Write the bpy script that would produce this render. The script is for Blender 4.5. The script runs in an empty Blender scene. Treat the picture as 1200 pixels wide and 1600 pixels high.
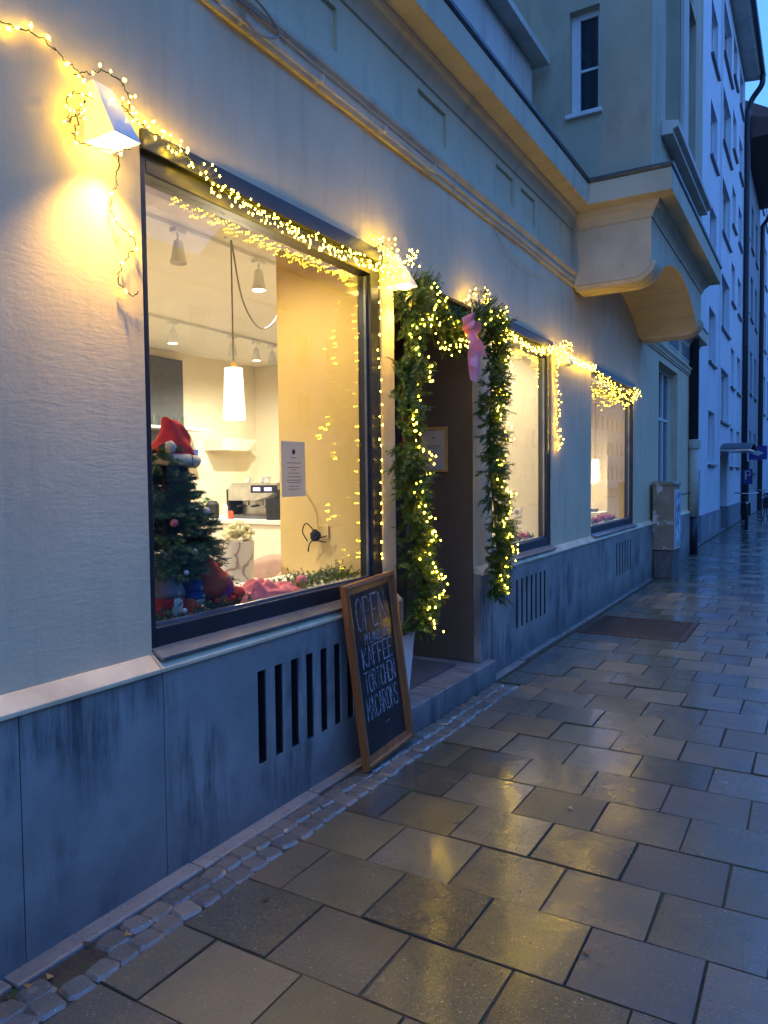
import bpy, math, random
from mathutils import Vector, Matrix
PI = math.pi
R = math.radians
random.seed(7)
scene = bpy.context.scene
col = scene.collection

# ------------------------------------------------------------------ camera
cd = bpy.data.cameras.new('camera')
cam = bpy.data.objects.new('camera', cd)
col.objects.link(cam)
cd.sensor_fit = 'VERTICAL'
cd.sensor_height = 36.0
cd.lens = 26.01
cd.clip_start = 0.05
cd.clip_end = 600
XV = Vector((0.8631, -0.0131, 0.5049)); YV = Vector((0.5050, 0.0434, -0.8620)); ZV = Vector((-0.0106, 0.9990, 0.0441))
m = Matrix((XV, YV, ZV))
for i in range(3):
    m[i].normalize()
cam.matrix_world = Matrix.Translation((2.146, 0, 1.5)) @ m.to_4x4()
scene.camera = cam

# ------------------------------------------------------------------ light
LS = 0.145   # lamp scale that goes with the exposure
SUN_EL, SUN_ROT = R(6.0), R(200)
w = bpy.data.worlds.new('World'); scene.world = w; w.use_nodes = True
nt = w.node_tree
for n in list(nt.nodes): nt.nodes.remove(n)
sky = nt.nodes.new('ShaderNodeTexSky'); sky.sky_type = 'NISHITA'; sky.sun_disc = False
sky.sun_elevation = SUN_EL; sky.sun_rotation = SUN_ROT
sky.air_density = 1.0; sky.dust_density = 0.3; sky.ozone_density = 3.0
tint = nt.nodes.new('ShaderNodeMix'); tint.data_type = 'RGBA'; tint.blend_type = 'MULTIPLY'
tint.inputs[0].default_value = 1.0
tint.inputs[7].default_value = (0.45, 0.72, 1.0, 1)
bg = nt.nodes.new('ShaderNodeBackground'); bg.inputs[1].default_value = 0.15
wo = nt.nodes.new('ShaderNodeOutputWorld')
dusk = nt.nodes.new('ShaderNodeMix'); dusk.data_type = 'RGBA'; dusk.inputs[0].default_value = 0.85
dusk.inputs[7].default_value = (0.15, 0.47, 1.52, 1)      # even blue-hour veil over the sky texture
nt.links.new(sky.outputs[0], tint.inputs[6]); nt.links.new(tint.outputs[2], dusk.inputs[6]); nt.links.new(dusk.outputs[2], bg.inputs[0]); nt.links.new(bg.outputs[0], wo.inputs[0])
sl = bpy.data.lights.new('sun', 'SUN'); sl.energy = 0.02; sl.angle = R(20); sl.color = (0.75, 0.85, 1.0)
so = bpy.data.objects.new('sun', sl); col.objects.link(so)
so.rotation_euler = (R(70), 0, R(80)); so.location = (10, -10, 20)
scene.view_settings.view_transform = 'Standard'
scene.view_settings.look = 'None'
scene.view_settings.exposure = 2.88
scene.view_settings.gamma = 1.0
try: scene.view_settings.use_curve_mapping = False
except Exception: pass
cy = scene.cycles
cy.max_bounces = 7; cy.diffuse_bounces = 4; cy.glossy_bounces = 3; cy.transparent_max_bounces = 16
cy.use_denoising = True
cy.sample_clamp_indirect = 6.0
cy.caustics_reflective = False; cy.caustics_refractive = False
scene.render.use_persistent_data = False

# ------------------------------------------------------------------ materials
class N:
    def __init__(s, name):
        s.m = bpy.data.materials.new(name); s.m.use_nodes = True
        s.t = s.m.node_tree
        s.b = s.t.nodes['Principled BSDF']; s.out = s.t.nodes['Material Output']
    def n(s, k, **kw):
        x = s.t.nodes.new(k)
        for a, v in kw.items(): setattr(x, a, v)
        return x
    def l(s, a, b): s.t.links.new(a, b)
    def coord(s, scale=(1, 1, 1), src='Object'):
        g = s.n('ShaderNodeNewGeometry') if src == 'World' else s.n('ShaderNodeTexCoord')
        mp = s.n('ShaderNodeMapping'); mp.inputs['Scale'].default_value = scale
        s.l(g.outputs['Position'] if src == 'World' else g.outputs[src], mp.inputs['Vector'])
        return mp.outputs[0]
    def noise(s, vec, scale, detail=4, rough=0.55, dist=0.0):
        x = s.n('ShaderNodeTexNoise'); x.inputs['Scale'].default_value = scale
        x.inputs['Detail'].default_value = detail; x.inputs['Roughness'].default_value = rough
        x.inputs['Distortion'].default_value = dist
        if vec is not None: s.l(vec, x.inputs['Vector'])
        return x.outputs['Fac']
    def ramp(s, fac, stops):
        x = s.n('ShaderNodeValToRGB'); e = x.color_ramp.elements
        while len(e) < len(stops): e.new(0.5)
        for k, (p, c) in zip(e, stops):
            k.position = p; k.color = c if len(c) == 4 else (*c, 1)
        s.l(fac, x.inputs[0]); return x.outputs[0]
    def mix(s, fac, a, b, mode='MIX'):
        x = s.n('ShaderNodeMix'); x.data_type = 'RGBA'; x.blend_type = mode
        for i, v in ((0, fac), (6, a), (7, b)):
            if hasattr(v, 'is_output'): s.l(v, x.inputs[i])
            else: x.inputs[i].default_value = v if (i == 0 or len(v) == 4) else (*v, 1)
        return x.outputs[2]
    def math(s, op, a, b=0.0):
        x = s.n('ShaderNodeMath'); x.operation = op
        for i, v in ((0, a), (1, b)):
            if hasattr(v, 'is_output'): s.l(v, x.inputs[i])
            else: x.inputs[i].default_value = v
        return x.outputs[0]
    def bump(s, h, strength=0.3, dist=0.01, chain=None):
        x = s.n('ShaderNodeBump'); x.inputs['Strength'].default_value = strength; x.inputs['Distance'].default_value = dist
        s.l(h, x.inputs['Height'])
        if chain is not None: s.l(chain, x.inputs['Normal'])
        s.l(x.outputs[0], s.b.inputs['Normal']); return x.outputs[0]
    def base(s, c):
        if hasattr(c, 'is_output'): s.l(c, s.b.inputs['Base Color'])
        else: s.b.inputs['Base Color'].default_value = (*c, 1)
        return s
    def rough(s, r):
        if hasattr(r, 'is_output'): s.l(r, s.b.inputs['Roughness'])
        else: s.b.inputs['Roughness'].default_value = r
        return s

def simple(name, c, rough=0.6, metal=0.0, var=0.15, scale=12.0, bump=0.0, bscale=80.0):
    k = N(name)
    v = k.coord()
    f = k.noise(v, scale)
    a = tuple(x * (1 - var) for x in c); b = tuple(min(1, x * (1 + var)) for x in c)
    k.base(k.ramp(f, [(0.3, a), (0.7, b)])).rough(rough)
    k.b.inputs['Metallic'].default_value = metal
    if bump: k.bump(k.noise(v, bscale), bump, 0.004)
    return k.m

def emit(name, c, s, base=(0.8, 0.8, 0.8)):
    k = N(name); k.base(base).rough(0.4)
    k.b.inputs['Emission Color'].default_value = (*c, 1); k.b.inputs['Emission Strength'].default_value = s * LS
    return k.m

def stucco(name, c1, c2, bump=0.5, dirt=0.25, brush=True):
    k = N(name); v = k.coord(src='World')
    f = k.noise(v, 1.3, 6, 0.6)
    c = k.ramp(f, [(0.3, c1), (0.7, c2)])
    vs = k.coord((0.6, 2.2, 0.35), 'World')
    st = k.noise(vs, 3.0, 6, 0.65)
    c = k.mix(k.ramp(st, [(0.5, (0, 0, 0)), (0.75, (dirt,) * 3)]), c, tuple(x * 0.55 for x in c1))
    k.base(c).rough(0.85)
    fine = k.noise(v, 90, 5, 0.6)
    if brush:
        vb = k.coord((1, 9, 48), 'World')
        br = k.noise(vb, 1.6, 5, 0.6, 0.6)
        blobs = k.noise(v, 26, 3, 0.5)
        br = k.math('MULTIPLY', br, k.ramp(k.noise(v, 2.6, 4, 0.6), [(0.35, (0.25,) * 3), (0.65, (1.3,) * 3)]))
        h = k.math('ADD', k.math('MULTIPLY', br, 1.0), k.math('MULTIPLY', blobs, 0.8))
        h = k.math('ADD', h, k.math('MULTIPLY', fine, 0.35))
    else: h = fine
    k.bump(h, bump, 0.006)
    return k.m

M = {}
M['plaster'] = stucco('cream_plaster', (0.66, 0.54, 0.34), (0.76, 0.64, 0.42), 0.17, 0.35)
M['plaster_up'] = stucco('upper_plaster', (0.46, 0.405, 0.275), (0.57, 0.50, 0.35), 0.5, 0.7, False)
M['trim'] = stucco('trim_plaster', (0.58, 0.50, 0.34), (0.70, 0.61, 0.43), 0.3, 0.6, False)
M['trim_up'] = stucco('white_trim_plaster', (0.58, 0.55, 0.48), (0.70, 0.67, 0.60), 0.2, 0.6, False)
M['b2'] = stucco('pale_facade', (0.62, 0.66, 0.70), (0.70, 0.74, 0.78), 0.2, 0.15, False)
M['b2b'] = stucco('grey_base_facade', (0.20, 0.22, 0.24), (0.27, 0.29, 0.31), 0.2, 0.3, False)
M['b3'] = stucco('grey_facade', (0.30, 0.32, 0.34), (0.38, 0.40, 0.42), 0.2, 0.3, False)
M['b4'] = stucco('ochre_facade', (0.42, 0.27, 0.14), (0.5, 0.33, 0.18), 0.2, 0.3, False)
M['opp'] = stucco('opposite_facade', (0.42, 0.40, 0.36), (0.5, 0.47, 0.42), 0.2, 0.2, False)

def plinth_mat():
    k = N('plinth_concrete'); v = k.coord(src='World')
    c = k.ramp(k.noise(v, 2.2, 7, 0.65), [(0.25, (0.22, 0.205, 0.185)), (0.55, (0.34, 0.32, 0.29)), (0.8, (0.42, 0.395, 0.36))])
    # damp stains running down from under the coping
    vs = k.coord((1, 7.0, 0.9), 'World')
    st = k.noise(vs, 1.5, 6, 0.7)
    big = k.noise(k.coord((1, 1.2, 1.0), 'World'), 1.9, 3, 0.5)
    mask = k.math('MULTIPLY', k.ramp(st, [(0.42, (0, 0, 0)), (0.60, (1, 1, 1))]), k.ramp(big, [(0.46, (0, 0, 0)), (0.62, (1, 1, 1))]))
    c = k.mix(k.math('MULTIPLY', mask, 0.85), c, (0.055, 0.06, 0.07))
    # splash dirt near the pavement, ragged upper edge
    g = k.n('ShaderNodeNewGeometry'); sp = k.n('ShaderNodeSeparateXYZ'); k.l(g.outputs['Position'], sp.inputs[0])
    hz = k.math('ADD', sp.outputs[2], k.math('MULTIPLY', k.noise(k.coord((1, 2.5, 2.5), 'World'), 2.0, 5, 0.65), 0.30))
    low = k.ramp(hz, [(0.18, (1, 1, 1)), (0.42, (0, 0, 0))])
    c = k.mix(k.math('MULTIPLY', low, 0.6), c, (0.075, 0.08, 0.09))
    white = k.ramp(k.noise(k.coord((1, 9, 1.2), 'World'), 2.0, 5, 0.6), [(0.62, (0, 0, 0)), (0.72, (0.35,) * 3)])
    c = k.mix(white, c, (0.42, 0.43, 0.44))
    k.base(c).rough(k.ramp(k.noise(v, 5), [(0.3, (0.45,) * 3), (0.7, (0.75,) * 3)]))
    b = k.bump(k.noise(v, 60, 5), 0.25, 0.004)
    k.bump(k.noise(v, 5, 4), 0.25, 0.02, b)
    return k.m
M['plinth'] = plinth_mat()
M['coping'] = simple('coping_stone', (0.68, 0.58, 0.38), 0.6, 0, 0.2, 5, 0.2, 60)

def slab_mat(name, tones, scale=26.0):
    k = N(name); v = k.coord(src='World')
    oi = k.n('ShaderNodeObjectInfo'); ge = k.n('ShaderNodeNewGeometry')
    r = k.math('FRACT', k.math('ADD', oi.outputs['Random'], ge.outputs['Random Per Island']))
    c = k.ramp(r, [(i / (len(tones) - 1), t) for i, t in enumerate(tones)])
    c = k.mix(k.ramp(k.noise(v, 4.0, 6, 0.65), [(0.35, (0.35,) * 3), (0.65, (0, 0, 0))]), c, (0.05, 0.047, 0.04))
    grit = k.noise(v, 140, 3, 0.7)
    c = k.mix(k.ramp(grit, [(0.56, (0, 0, 0)), (0.70, (0.6,) * 3)]), c, (0.26, 0.235, 0.19))
    c = k.mix(k.ramp(k.noise(v, 110, 3, 0.7), [(0.30, (0.6,) * 3), (0.42, (0, 0, 0))]), c, (0.03, 0.027, 0.02))
    c = k.mix(k.ramp(k.noise(v, 75, 2, 0.6), [(0.68, (0, 0, 0)), (0.74, (0.7,) * 3)]), c, (0.42, 0.38, 0.30))
    vo = k.n('ShaderNodeTexVoronoi'); vo.inputs['Scale'].default_value = 4.5; k.l(v, vo.inputs['Vector'])
    sc_ = k.n('ShaderNodeSeparateColor'); k.l(vo.outputs['Color'], sc_.inputs[0])
    gum = k.math('MULTIPLY', k.ramp(vo.outputs['Distance'], [(0.06, (1, 1, 1)), (0.075, (0, 0, 0))]), k.math('GREATER_THAN', sc_.outputs[0], 0.72))
    c = k.mix(k.math('MULTIPLY', gum, 0.6), c, (0.30, 0.28, 0.24))
    c = k.mix(k.ramp(k.noise(v, 1.1, 4, 0.5), [(0.5, (0, 0, 0)), (0.7, (0.5,) * 3)]), c, (0.035, 0.035, 0.03))
    k.base(c)
    wet = k.noise(v, 1.7, 5, 0.6)
    r2 = k.math('FRACT', k.math('MULTIPLY', r, 7.3))
    wv = k.math('ADD', k.math('MULTIPLY', wet, 0.75), k.math('MULTIPLY', r2, 0.25))
    k.rough(k.ramp(wv, [(0.38, (0.16,) * 3), (0.52, (0.28,) * 3), (0.68, (0.48,) * 3)]))
    k.b.inputs['Specular IOR Level'].default_value = 0.75
    k.l(k.ramp(wv, [(0.40, (0.85,) * 3), (0.62, (0.0,) * 3)]), k.b.inputs['Coat Weight'])
    k.b.inputs['Coat Roughness'].default_value = 0.10; k.b.inputs['Coat IOR'].default_value = 1.4
    fb = k.n('ShaderNodeBump'); fb.inputs['Strength'].default_value = 0.30; fb.inputs['Distance'].default_value = 0.004
    k.l(k.noise(v, 22, 4, 0.6), fb.inputs['Height']); k.l(fb.outputs[0], k.b.inputs['Coat Normal'])
    riven = k.noise(k.coord((34, 9, 1), 'World'), 1.0, 5, 0.65, 0.4)
    b = k.bump(riven, 0.35, 0.004)
    b = k.bump(k.noise(v, scale, 8, 0.75), 0.45, 0.004, b)
    k.bump(k.noise(v, 150, 4, 0.65), 0.35, 0.002, b)
    return k.m
M['slab'] = slab_mat('paving_slab', [(0.078, 0.070, 0.042), (0.140, 0.116, 0.056), (0.058, 0.058, 0.050), (0.200, 0.155, 0.085), (0.100, 0.096, 0.074), (0.130, 0.114, 0.058), (0.17, 0.150, 0.108)])
M['cobble'] = slab_mat('granite_cobble', [(0.13, 0.12, 0.10), (0.22, 0.19, 0.14), (0.16, 0.15, 0.13), (0.27, 0.24, 0.20)], 18)
M['kerb'] = slab_mat('kerb_stone', [(0.26, 0.25, 0.23), (0.33, 0.31, 0.28)], 30)
def joint_mat():
    k = N('joint_soil'); v = k.coord(src='World')
    f = k.noise(v, 9, 5, 0.7)
    k.base(k.ramp(f, [(0.35, (0.030, 0.026, 0.018)), (0.52, (0.065, 0.045, 0.026)), (0.60, (0.035, 0.06, 0.014)), (0.7, (0.03, 0.045, 0.014))])).rough(0.8)
    k.bump(k.noise(v, 120), 0.8, 0.006); return k.m
M['soil'] = joint_mat()
M['asphalt'] = simple('asphalt', (0.05, 0.05, 0.052), 0.45, 0, 0.3, 3, 0.5, 200)
M['black'] = simple('anthracite_metal', (0.016, 0.018, 0.024), 0.42, 0.0, 0.2, 6)
M['sillmetal'] = simple('grey_metal_sill', (0.22, 0.25, 0.30), 0.3, 0.7, 0.2, 6)
M['white'] = simple('white_paint', (0.75, 0.75, 0.74), 0.45, 0, 0.05)
M['offwhite'] = simple('lamp_white_enamel', (0.78, 0.78, 0.78), 0.35, 0, 0.04)
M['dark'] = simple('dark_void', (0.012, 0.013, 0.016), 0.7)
M['darkpipe'] = simple('dark_zinc', (0.03, 0.035, 0.045), 0.4, 0.4)
M['copperpipe'] = simple('cream_pipe_paint', (0.50, 0.45, 0.36), 0.5)
M['inwall'] = simple('interior_cream_wall', (0.80, 0.72, 0.55), 0.8, 0, 0.03, 3)
M['inwhite'] = simple('interior_white', (0.82, 0.78, 0.70), 0.8, 0, 0.03, 3)
M['niche'] = simple('niche_ochre_wall', (0.78, 0.58, 0.25), 0.8, 0, 0.03, 3)
M['infloor'] = simple('shop_floor', (0.30, 0.22, 0.15), 0.4, 0, 0.2, 5)
M['reveal'] = stucco('brown_reveal', (0.10, 0.078, 0.050), (0.13, 0.10, 0.066), 0.3, 0.1, False)
M['door'] = simple('dark_door_paint', (0.05, 0.042, 0.035), 0.4)
M['cable'] = simple('dark_green_cable', (0.03, 0.04, 0.02), 0.5)
M['greycable'] = simple('grey_cable', (0.25, 0.24, 0.22), 0.5)
M['bulb'] = emit('warm_led', (1.0, 0.61, 0.022), 125.0)
M['bulb_out'] = emit('warm_led_bright', (1.0, 0.60, 0.02), 45.0)
M['lampglow'] = emit('lamp_diffuser', (1.0, 0.70, 0.20), 26.0)
M['pendant'] = emit('pendant_shade', (1.0, 0.80, 0.46), 3.2)
M['spotface'] = emit('spot_face', (1.0, 0.88, 0.66), 8.0)
M['led_blue'] = emit('blue_display', (0.02, 0.06, 1.0), 1.6)
M['slatgrey'] = simple('slate_grey_panel', (0.10, 0.10, 0.11), 0.6)
M['steel'] = simple('brushed_steel', (0.5, 0.5, 0.5), 0.3, 0.9)
M['wood'] = None
def wood():
    k = N('oiled_wood'); v = k.coord((1, 1, 1))
    f = k.noise(k.coord((40, 40, 3)), 1.0, 5, 0.6, 0.8)
    k.base(k.ramp(f, [(0.3, (0.17, 0.060, 0.016)), (0.7, (0.33, 0.125, 0.038))])).rough(0.38)
    k.bump(f, 0.15, 0.002); return k.m
M['wood'] = wood()
M['goldwood'] = simple('pale_gilt_wood', (0.50, 0.32, 0.09), 0.45)
def chalkboard():
    k = N('chalkboard'); v = k.coord()
    c = k.ramp(k.noise(v, 5, 5), [(0.35, (0.007, 0.007, 0.009)), (0.7, (0.016, 0.016, 0.02))])
    k.base(c).rough(0.32); return k.m
M['board'] = chalkboard()
def chalk():
    k = N('chalk'); v = k.coord()
    k.base(k.ramp(k.noise(v, 60, 4), [(0.35, (0.10, 0.12, 0.15)), (0.65, (0.42, 0.46, 0.52))])).rough(0.9); return k.m
M['chalk'] = chalk()
def paper():
    k = N('paper'); k.base((0.80, 0.74, 0.68)).rough(0.9)
    tl = k.n('ShaderNodeBsdfTranslucent'); tl.inputs[0].default_value = (0.85, 0.80, 0.74, 1)
    mx = k.n('ShaderNodeMixShader'); mx.inputs[0].default_value = 0.45
    k.l(k.b.outputs[0], mx.inputs[1]); k.l(tl.outputs[0], mx.inputs[2]); k.l(mx.outputs[0], k.out.inputs[0]); return k.m
M['paper'] = paper()
M['ink'] = simple('printed_ink', (0.22, 0.20, 0.20), 0.8)
def needles(name, c1, c2):
    k = N(name); ge = k.n('ShaderNodeNewGeometry')
    k.base(k.ramp(ge.outputs['Random Per Island'], [(0.0, c1), (1.0, c2)])).rough(0.5); return k.m
M['fir'] = needles('fir_needles', (0.030, 0.080, 0.010), (0.095, 0.185, 0.025))
M['fir2'] = needles('tree_needles', (0.05, 0.11, 0.03), (0.14, 0.25, 0.07))
M['twig'] = simple('brown_twig', (0.09, 0.05, 0.025), 0.7)
M['red'] = simple('red_felt', (0.62, 0.02, 0.015), 0.85, 0, 0.2, 20, 0.4, 120)
M['orange'] = simple('orange_red_wool', (0.75, 0.09, 0.03), 0.9, 0, 0.2, 30, 0.6, 120)
M['fur'] = simple('white_fur', (0.80, 0.74, 0.60), 0.95, 0, 0.12, 40, 1.0, 160)
M['greyfelt'] = simple('grey_felt', (0.22, 0.20, 0.22), 0.9, 0, 0.15, 20, 0.5, 120)
M['leaf'] = simple('autumn_leaf', (0.34, 0.13, 0.03), 0.6)
M['bluefelt'] = simple('blue_felt', (0.02, 0.05, 0.25), 0.8, 0, 0.15)
M['magenta'] = simple('magenta_felt', (0.50, 0.03, 0.22), 0.85, 0, 0.2)
M['pinkcloth'] = simple('pink_wool', (0.68, 0.19, 0.21), 0.9, 0, 0.25, 14, 0.8, 130)
M['pinkchair'] = simple('dusty_pink_velvet', (0.36, 0.225, 0.185), 0.8, 0, 0.1)
M['cushion'] = simple('dark_blue_cushion', (0.03, 0.05, 0.08), 0.7)
M['flower'] = simple('cream_petals', (0.80, 0.76, 0.48), 0.7)
def ribbon():
    k = N('sheer_pink_ribbon'); k.base((0.88, 0.33, 0.36)).rough(0.5)
    k.b.inputs['Alpha'].default_value = 0.85
    tr = k.b.inputs.get('Subsurface Weight'); tr.default_value = 0.15
    return k.m
M['ribbon'] = ribbon()
def marble():
    k = N('veined_ceramic'); v = k.coord()
    wv = k.n('ShaderNodeTexWave'); wv.inputs['Scale'].default_value = 3.0; wv.inputs['Distortion'].default_value = 14; wv.inputs['Detail'].default_value = 3
    k.l(v, wv.inputs['Vector'])
    k.base(k.ramp(wv.outputs['Fac'], [(0.0, (0.34, 0.24, 0.20)), (0.06, (0.70, 0.66, 0.60)), (1.0, (0.78, 0.74, 0.68))])).rough(0.4); return k.m
M['marble'] = marble()
def rust_grate():
    k = N('rusty_iron'); v = k.coord(src='World')
    k.base(k.ramp(k.noise(v, 8, 6, 0.7), [(0.3, (0.05, 0.028, 0.02)), (0.7, (0.14, 0.07, 0.04))])).rough(0.45)
    k.b.inputs['Metallic'].default_value = 0.4
    k.bump(k.noise(v, 60), 0.4, 0.003); return k.m
M['rust'] = rust_grate()
def cabinet_mat():
    k = N('weathered_cabinet'); v = k.coord(src='World')
    c = k.ramp(k.noise(v, 6, 6, 0.7), [(0.3, (0.21, 0.165, 0.11)), (0.7, (0.36, 0.29, 0.20))])
    c = k.mix(k.ramp(k.noise(k.coord((1, 1, 0.6), 'World'), 7, 4, 0.6), [(0.58, (0, 0, 0)), (0.61, (0.9,) * 3)]), c, (0.62, 0.60, 0.55))
    k.base(c).rough(0.6); k.bump(k.noise(v, 70), 0.3, 0.003); return k.m
M['cab'] = cabinet_mat()
M['cablow'] = simple('cabinet_concrete_base', (0.13, 0.12, 0.11), 0.75, 0, 0.3, 12, 0.4, 90)
def poster_mat():
    k = N('blue_poster'); v = k.coord()
    k.base(k.ramp(k.noise(v, 9, 2, 0.4), [(0.40, (0.03, 0.06, 0.12)), (0.50, (0.12, 0.30, 0.60)), (0.60, (0.45, 0.60, 0.75))])).rough(0.3); return k.m
M['poster'] = poster_mat()
def glass_mat(name, tintc=(0.93, 0.96, 0.95), ior=1.5, dirt=0.0):
    m = bpy.data.materials.new(name); m.use_nodes = True; t = m.node_tree
    for n in list(t.nodes): t.nodes.remove(n)
    o = t.nodes.new('ShaderNodeOutputMaterial'); mx = t.nodes.new('ShaderNodeMixShader')
    tr = t.nodes.new('ShaderNodeBsdfTransparent'); tr.inputs[0].default_value = (*tintc, 1)
    gl = t.nodes.new('ShaderNodeBsdfGlossy'); gl.inputs['Roughness'].default_value = 0.0
    fr = t.nodes.new('ShaderNodeFresnel')
    ge = t.nodes.new('ShaderNodeNewGeometry'); mr = t.nodes.new('ShaderNodeMapRange')
    mr.inputs[3].default_value = ior; mr.inputs[4].default_value = 1 / ior   # same reflectance on both faces of a thin pane
    t.links.new(ge.outputs['Backfacing'], mr.inputs[0]); t.links.new(mr.outputs[0], fr.inputs[0])
    t.links.new(fr.outputs[0], mx.inputs[0]); t.links.new(tr.outputs[0], mx.inputs[1]); t.links.new(gl.outputs[0], mx.inputs[2])
    t.links.new(mx.outputs[0], o.inputs[0]); return m
M['glass'] = glass_mat('clear_glass')
def dark_glass():
    k = N('dim_window_glass'); k.base((0.02, 0.03, 0.045)).rough(0.05)
    k.b.inputs['Specular IOR Level'].default_value = 0.8
    return k.m
M['dglass'] = dark_glass()
M['curtain'] = simple('grey_curtain', (0.30, 0.32, 0.34), 0.8, 0, 0.2, 4)
M['zinc'] = simple('zinc_sheet', (0.10, 0.11, 0.12), 0.4, 0.6, 0.2)
M['roof'] = simple('roof_tile', (0.10, 0.05, 0.04), 0.7)
M['bluesign'] = simple('blue_enamel', (0.01, 0.02, 0.20), 0.45)
M['signwhite'] = simple('sign_white', (0.45, 0.47, 0.5), 0.5)

# ------------------------------------------------------------------ mesh helpers
class MB:
    def __init__(s): s.v = []; s.f = []
    def add(s, vs, fs):
        o = len(s.v); s.v += [tuple(v) for v in vs]; s.f += [tuple(i + o for i in f) for f in fs]; return s
    def box(s, x0, x1, y0, y1, z0, z1):
        return s.add([(x0, y0, z0), (x1, y0, z0), (x1, y1, z0), (x0, y1, z0), (x0, y0, z1), (x1, y0, z1), (x1, y1, z1), (x0, y1, z1)],
                     [(0, 3, 2, 1), (4, 5, 6, 7), (0, 1, 5, 4), (1, 2, 6, 5), (2, 3, 7, 6), (3, 0, 4, 7)])
    def prism(s, prof, a, b, axis='y'):
        """prof: list of (u,w) ; axis y: u=x,w=z ; axis x: u=y,w=z ; axis z: u=x,w=y"""
        n = len(prof)
        P = {'y': lambda u, w, t: (u, t, w), 'x': lambda u, w, t: (t, u, w), 'z': lambda u, w, t: (u, w, t)}[axis]
        vs = [P(u, w_, a) for u, w_ in prof] + [P(u, w_, b) for u, w_ in prof]
        fs = [(i, (i + 1) % n, (i + 1) % n + n, i + n) for i in range(n)] + [tuple(range(n))[::-1], tuple(range(n, 2 * n))]
        return s.add(vs, fs)
    def tube(s, pts, r, n=6, cap=True):
        pts = [Vector(p) for p in pts]; rs = r if isinstance(r, (list, tuple)) else [r] * len(pts)
        vs = []; fs = []
        up = Vector((0.13, 0.21, 0.97)).normalized()
        for i, p in enumerate(pts):
            d = (pts[min(i + 1, len(pts) - 1)] - pts[max(i - 1, 0)])
            if d.length < 1e-9: d = Vector((0, 0, 1))
            d.normalize()
            a = d.cross(up)
            if a.length < 1e-3: a = d.cross(Vector((1, 0, 0)))
            a.normalize(); b = d.cross(a)
            for k in range(n):
                t = 2 * PI * k / n
                vs.append(p + (a * math.cos(t) + b * math.sin(t)) * rs[i])
        for i in range(len(pts) - 1):
            for k in range(n):
                fs.append((i * n + k, i * n + (k + 1) % n, (i + 1) * n + (k + 1) % n, (i + 1) * n + k))
        if cap: fs += [tuple(range(n))[::-1], tuple((len(pts) - 1) * n + k for k in range(n))]
        return s.add(vs, fs)
    def lathe(s, prof, c=(0, 0, 0), n=20, sx=1, sy=1):
        vs = []; fs = []
        for r, z in prof:
            for k in range(n):
                t = 2 * PI * k / n; vs.append((c[0] + r * sx * math.cos(t), c[1] + r * sy * math.sin(t), c[2] + z))
        for i in range(len(prof) - 1):
            for k in range(n):
                fs.append((i * n + k, i * n + (k + 1) % n, (i + 1) * n + (k + 1) % n, (i + 1) * n + k))
        fs += [tuple(range(n))[::-1], tuple((len(prof) - 1) * n + k for k in range(n))]
        return s.add(vs, fs)
    def ball(s, c, r, n=10, sz=1.0, sx=1.0, sy=1.0, jit=0.0):
        prof = [(max(0.001, math.sin(PI * i / n)) * r, -math.cos(PI * i / n) * r * sz) for i in range(n + 1)]
        o = len(s.v); s.lathe(prof, c, n + 2, sx, sy)
        if jit:
            for i in range(o, len(s.v)):
                v = s.v[i]; s.v[i] = tuple(q + random.uniform(-jit, jit) for q in v)
        return s
    def octa(s, c, r, stretch=1.4):
        x, y, z = c
        return s.add([(x + r, y, z), (x - r, y, z), (x, y + r, z), (x, y - r, z), (x, y, z + r * stretch), (x, y, z - r * stretch)],
                     [(0, 2, 4), (2, 1, 4), (1, 3, 4), (3, 0, 4), (2, 0, 5), (1, 2, 5), (3, 1, 5), (0, 3, 5)])
    def sweep(s, prof, path, offs):
        """prof (out,z) swept along plan path [(x,y)], offs [(ox,oy)] corner directions"""
        n = len(prof); vs = []; fs = []
        for (x, y), (ox, oy) in zip(path, offs):
            for u, z in prof: vs.append((x + ox * u, y + oy * u, z))
        for i in range(len(path) - 1):
            for k in range(n):
                fs.append((i * n + k, i * n + (k + 1) % n, (i + 1) * n + (k + 1) % n, (i + 1) * n + k))
        fs += [tuple(range(n)), tuple((len(path) - 1) * n + k for k in range(n))[::-1]]
        return s.add(vs, fs)
    def mesh(s, name, mat, smooth=False):
        me = bpy.data.meshes.new(name); me.from_pydata(s.v, [], s.f)
        me.materials.append(mat)
        if smooth:
            for p in me.polygons: p.use_smooth = True
        me.update(); return me
    def build(s, name, mat, parent=None, smooth=False, bevel=0.0, **kw):
        o = bpy.data.objects.new(name, s.mesh(name, mat, smooth)); col.objects.link(o)
        if parent is not None: o.parent = parent
        if bevel:
            b = o.modifiers.new('bevel', 'BEVEL'); b.width = bevel; b.segments = 2; b.limit_method = 'ANGLE'; b.harden_normals = False
        for k, v in kw.items(): o[k] = v
        return o

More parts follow.
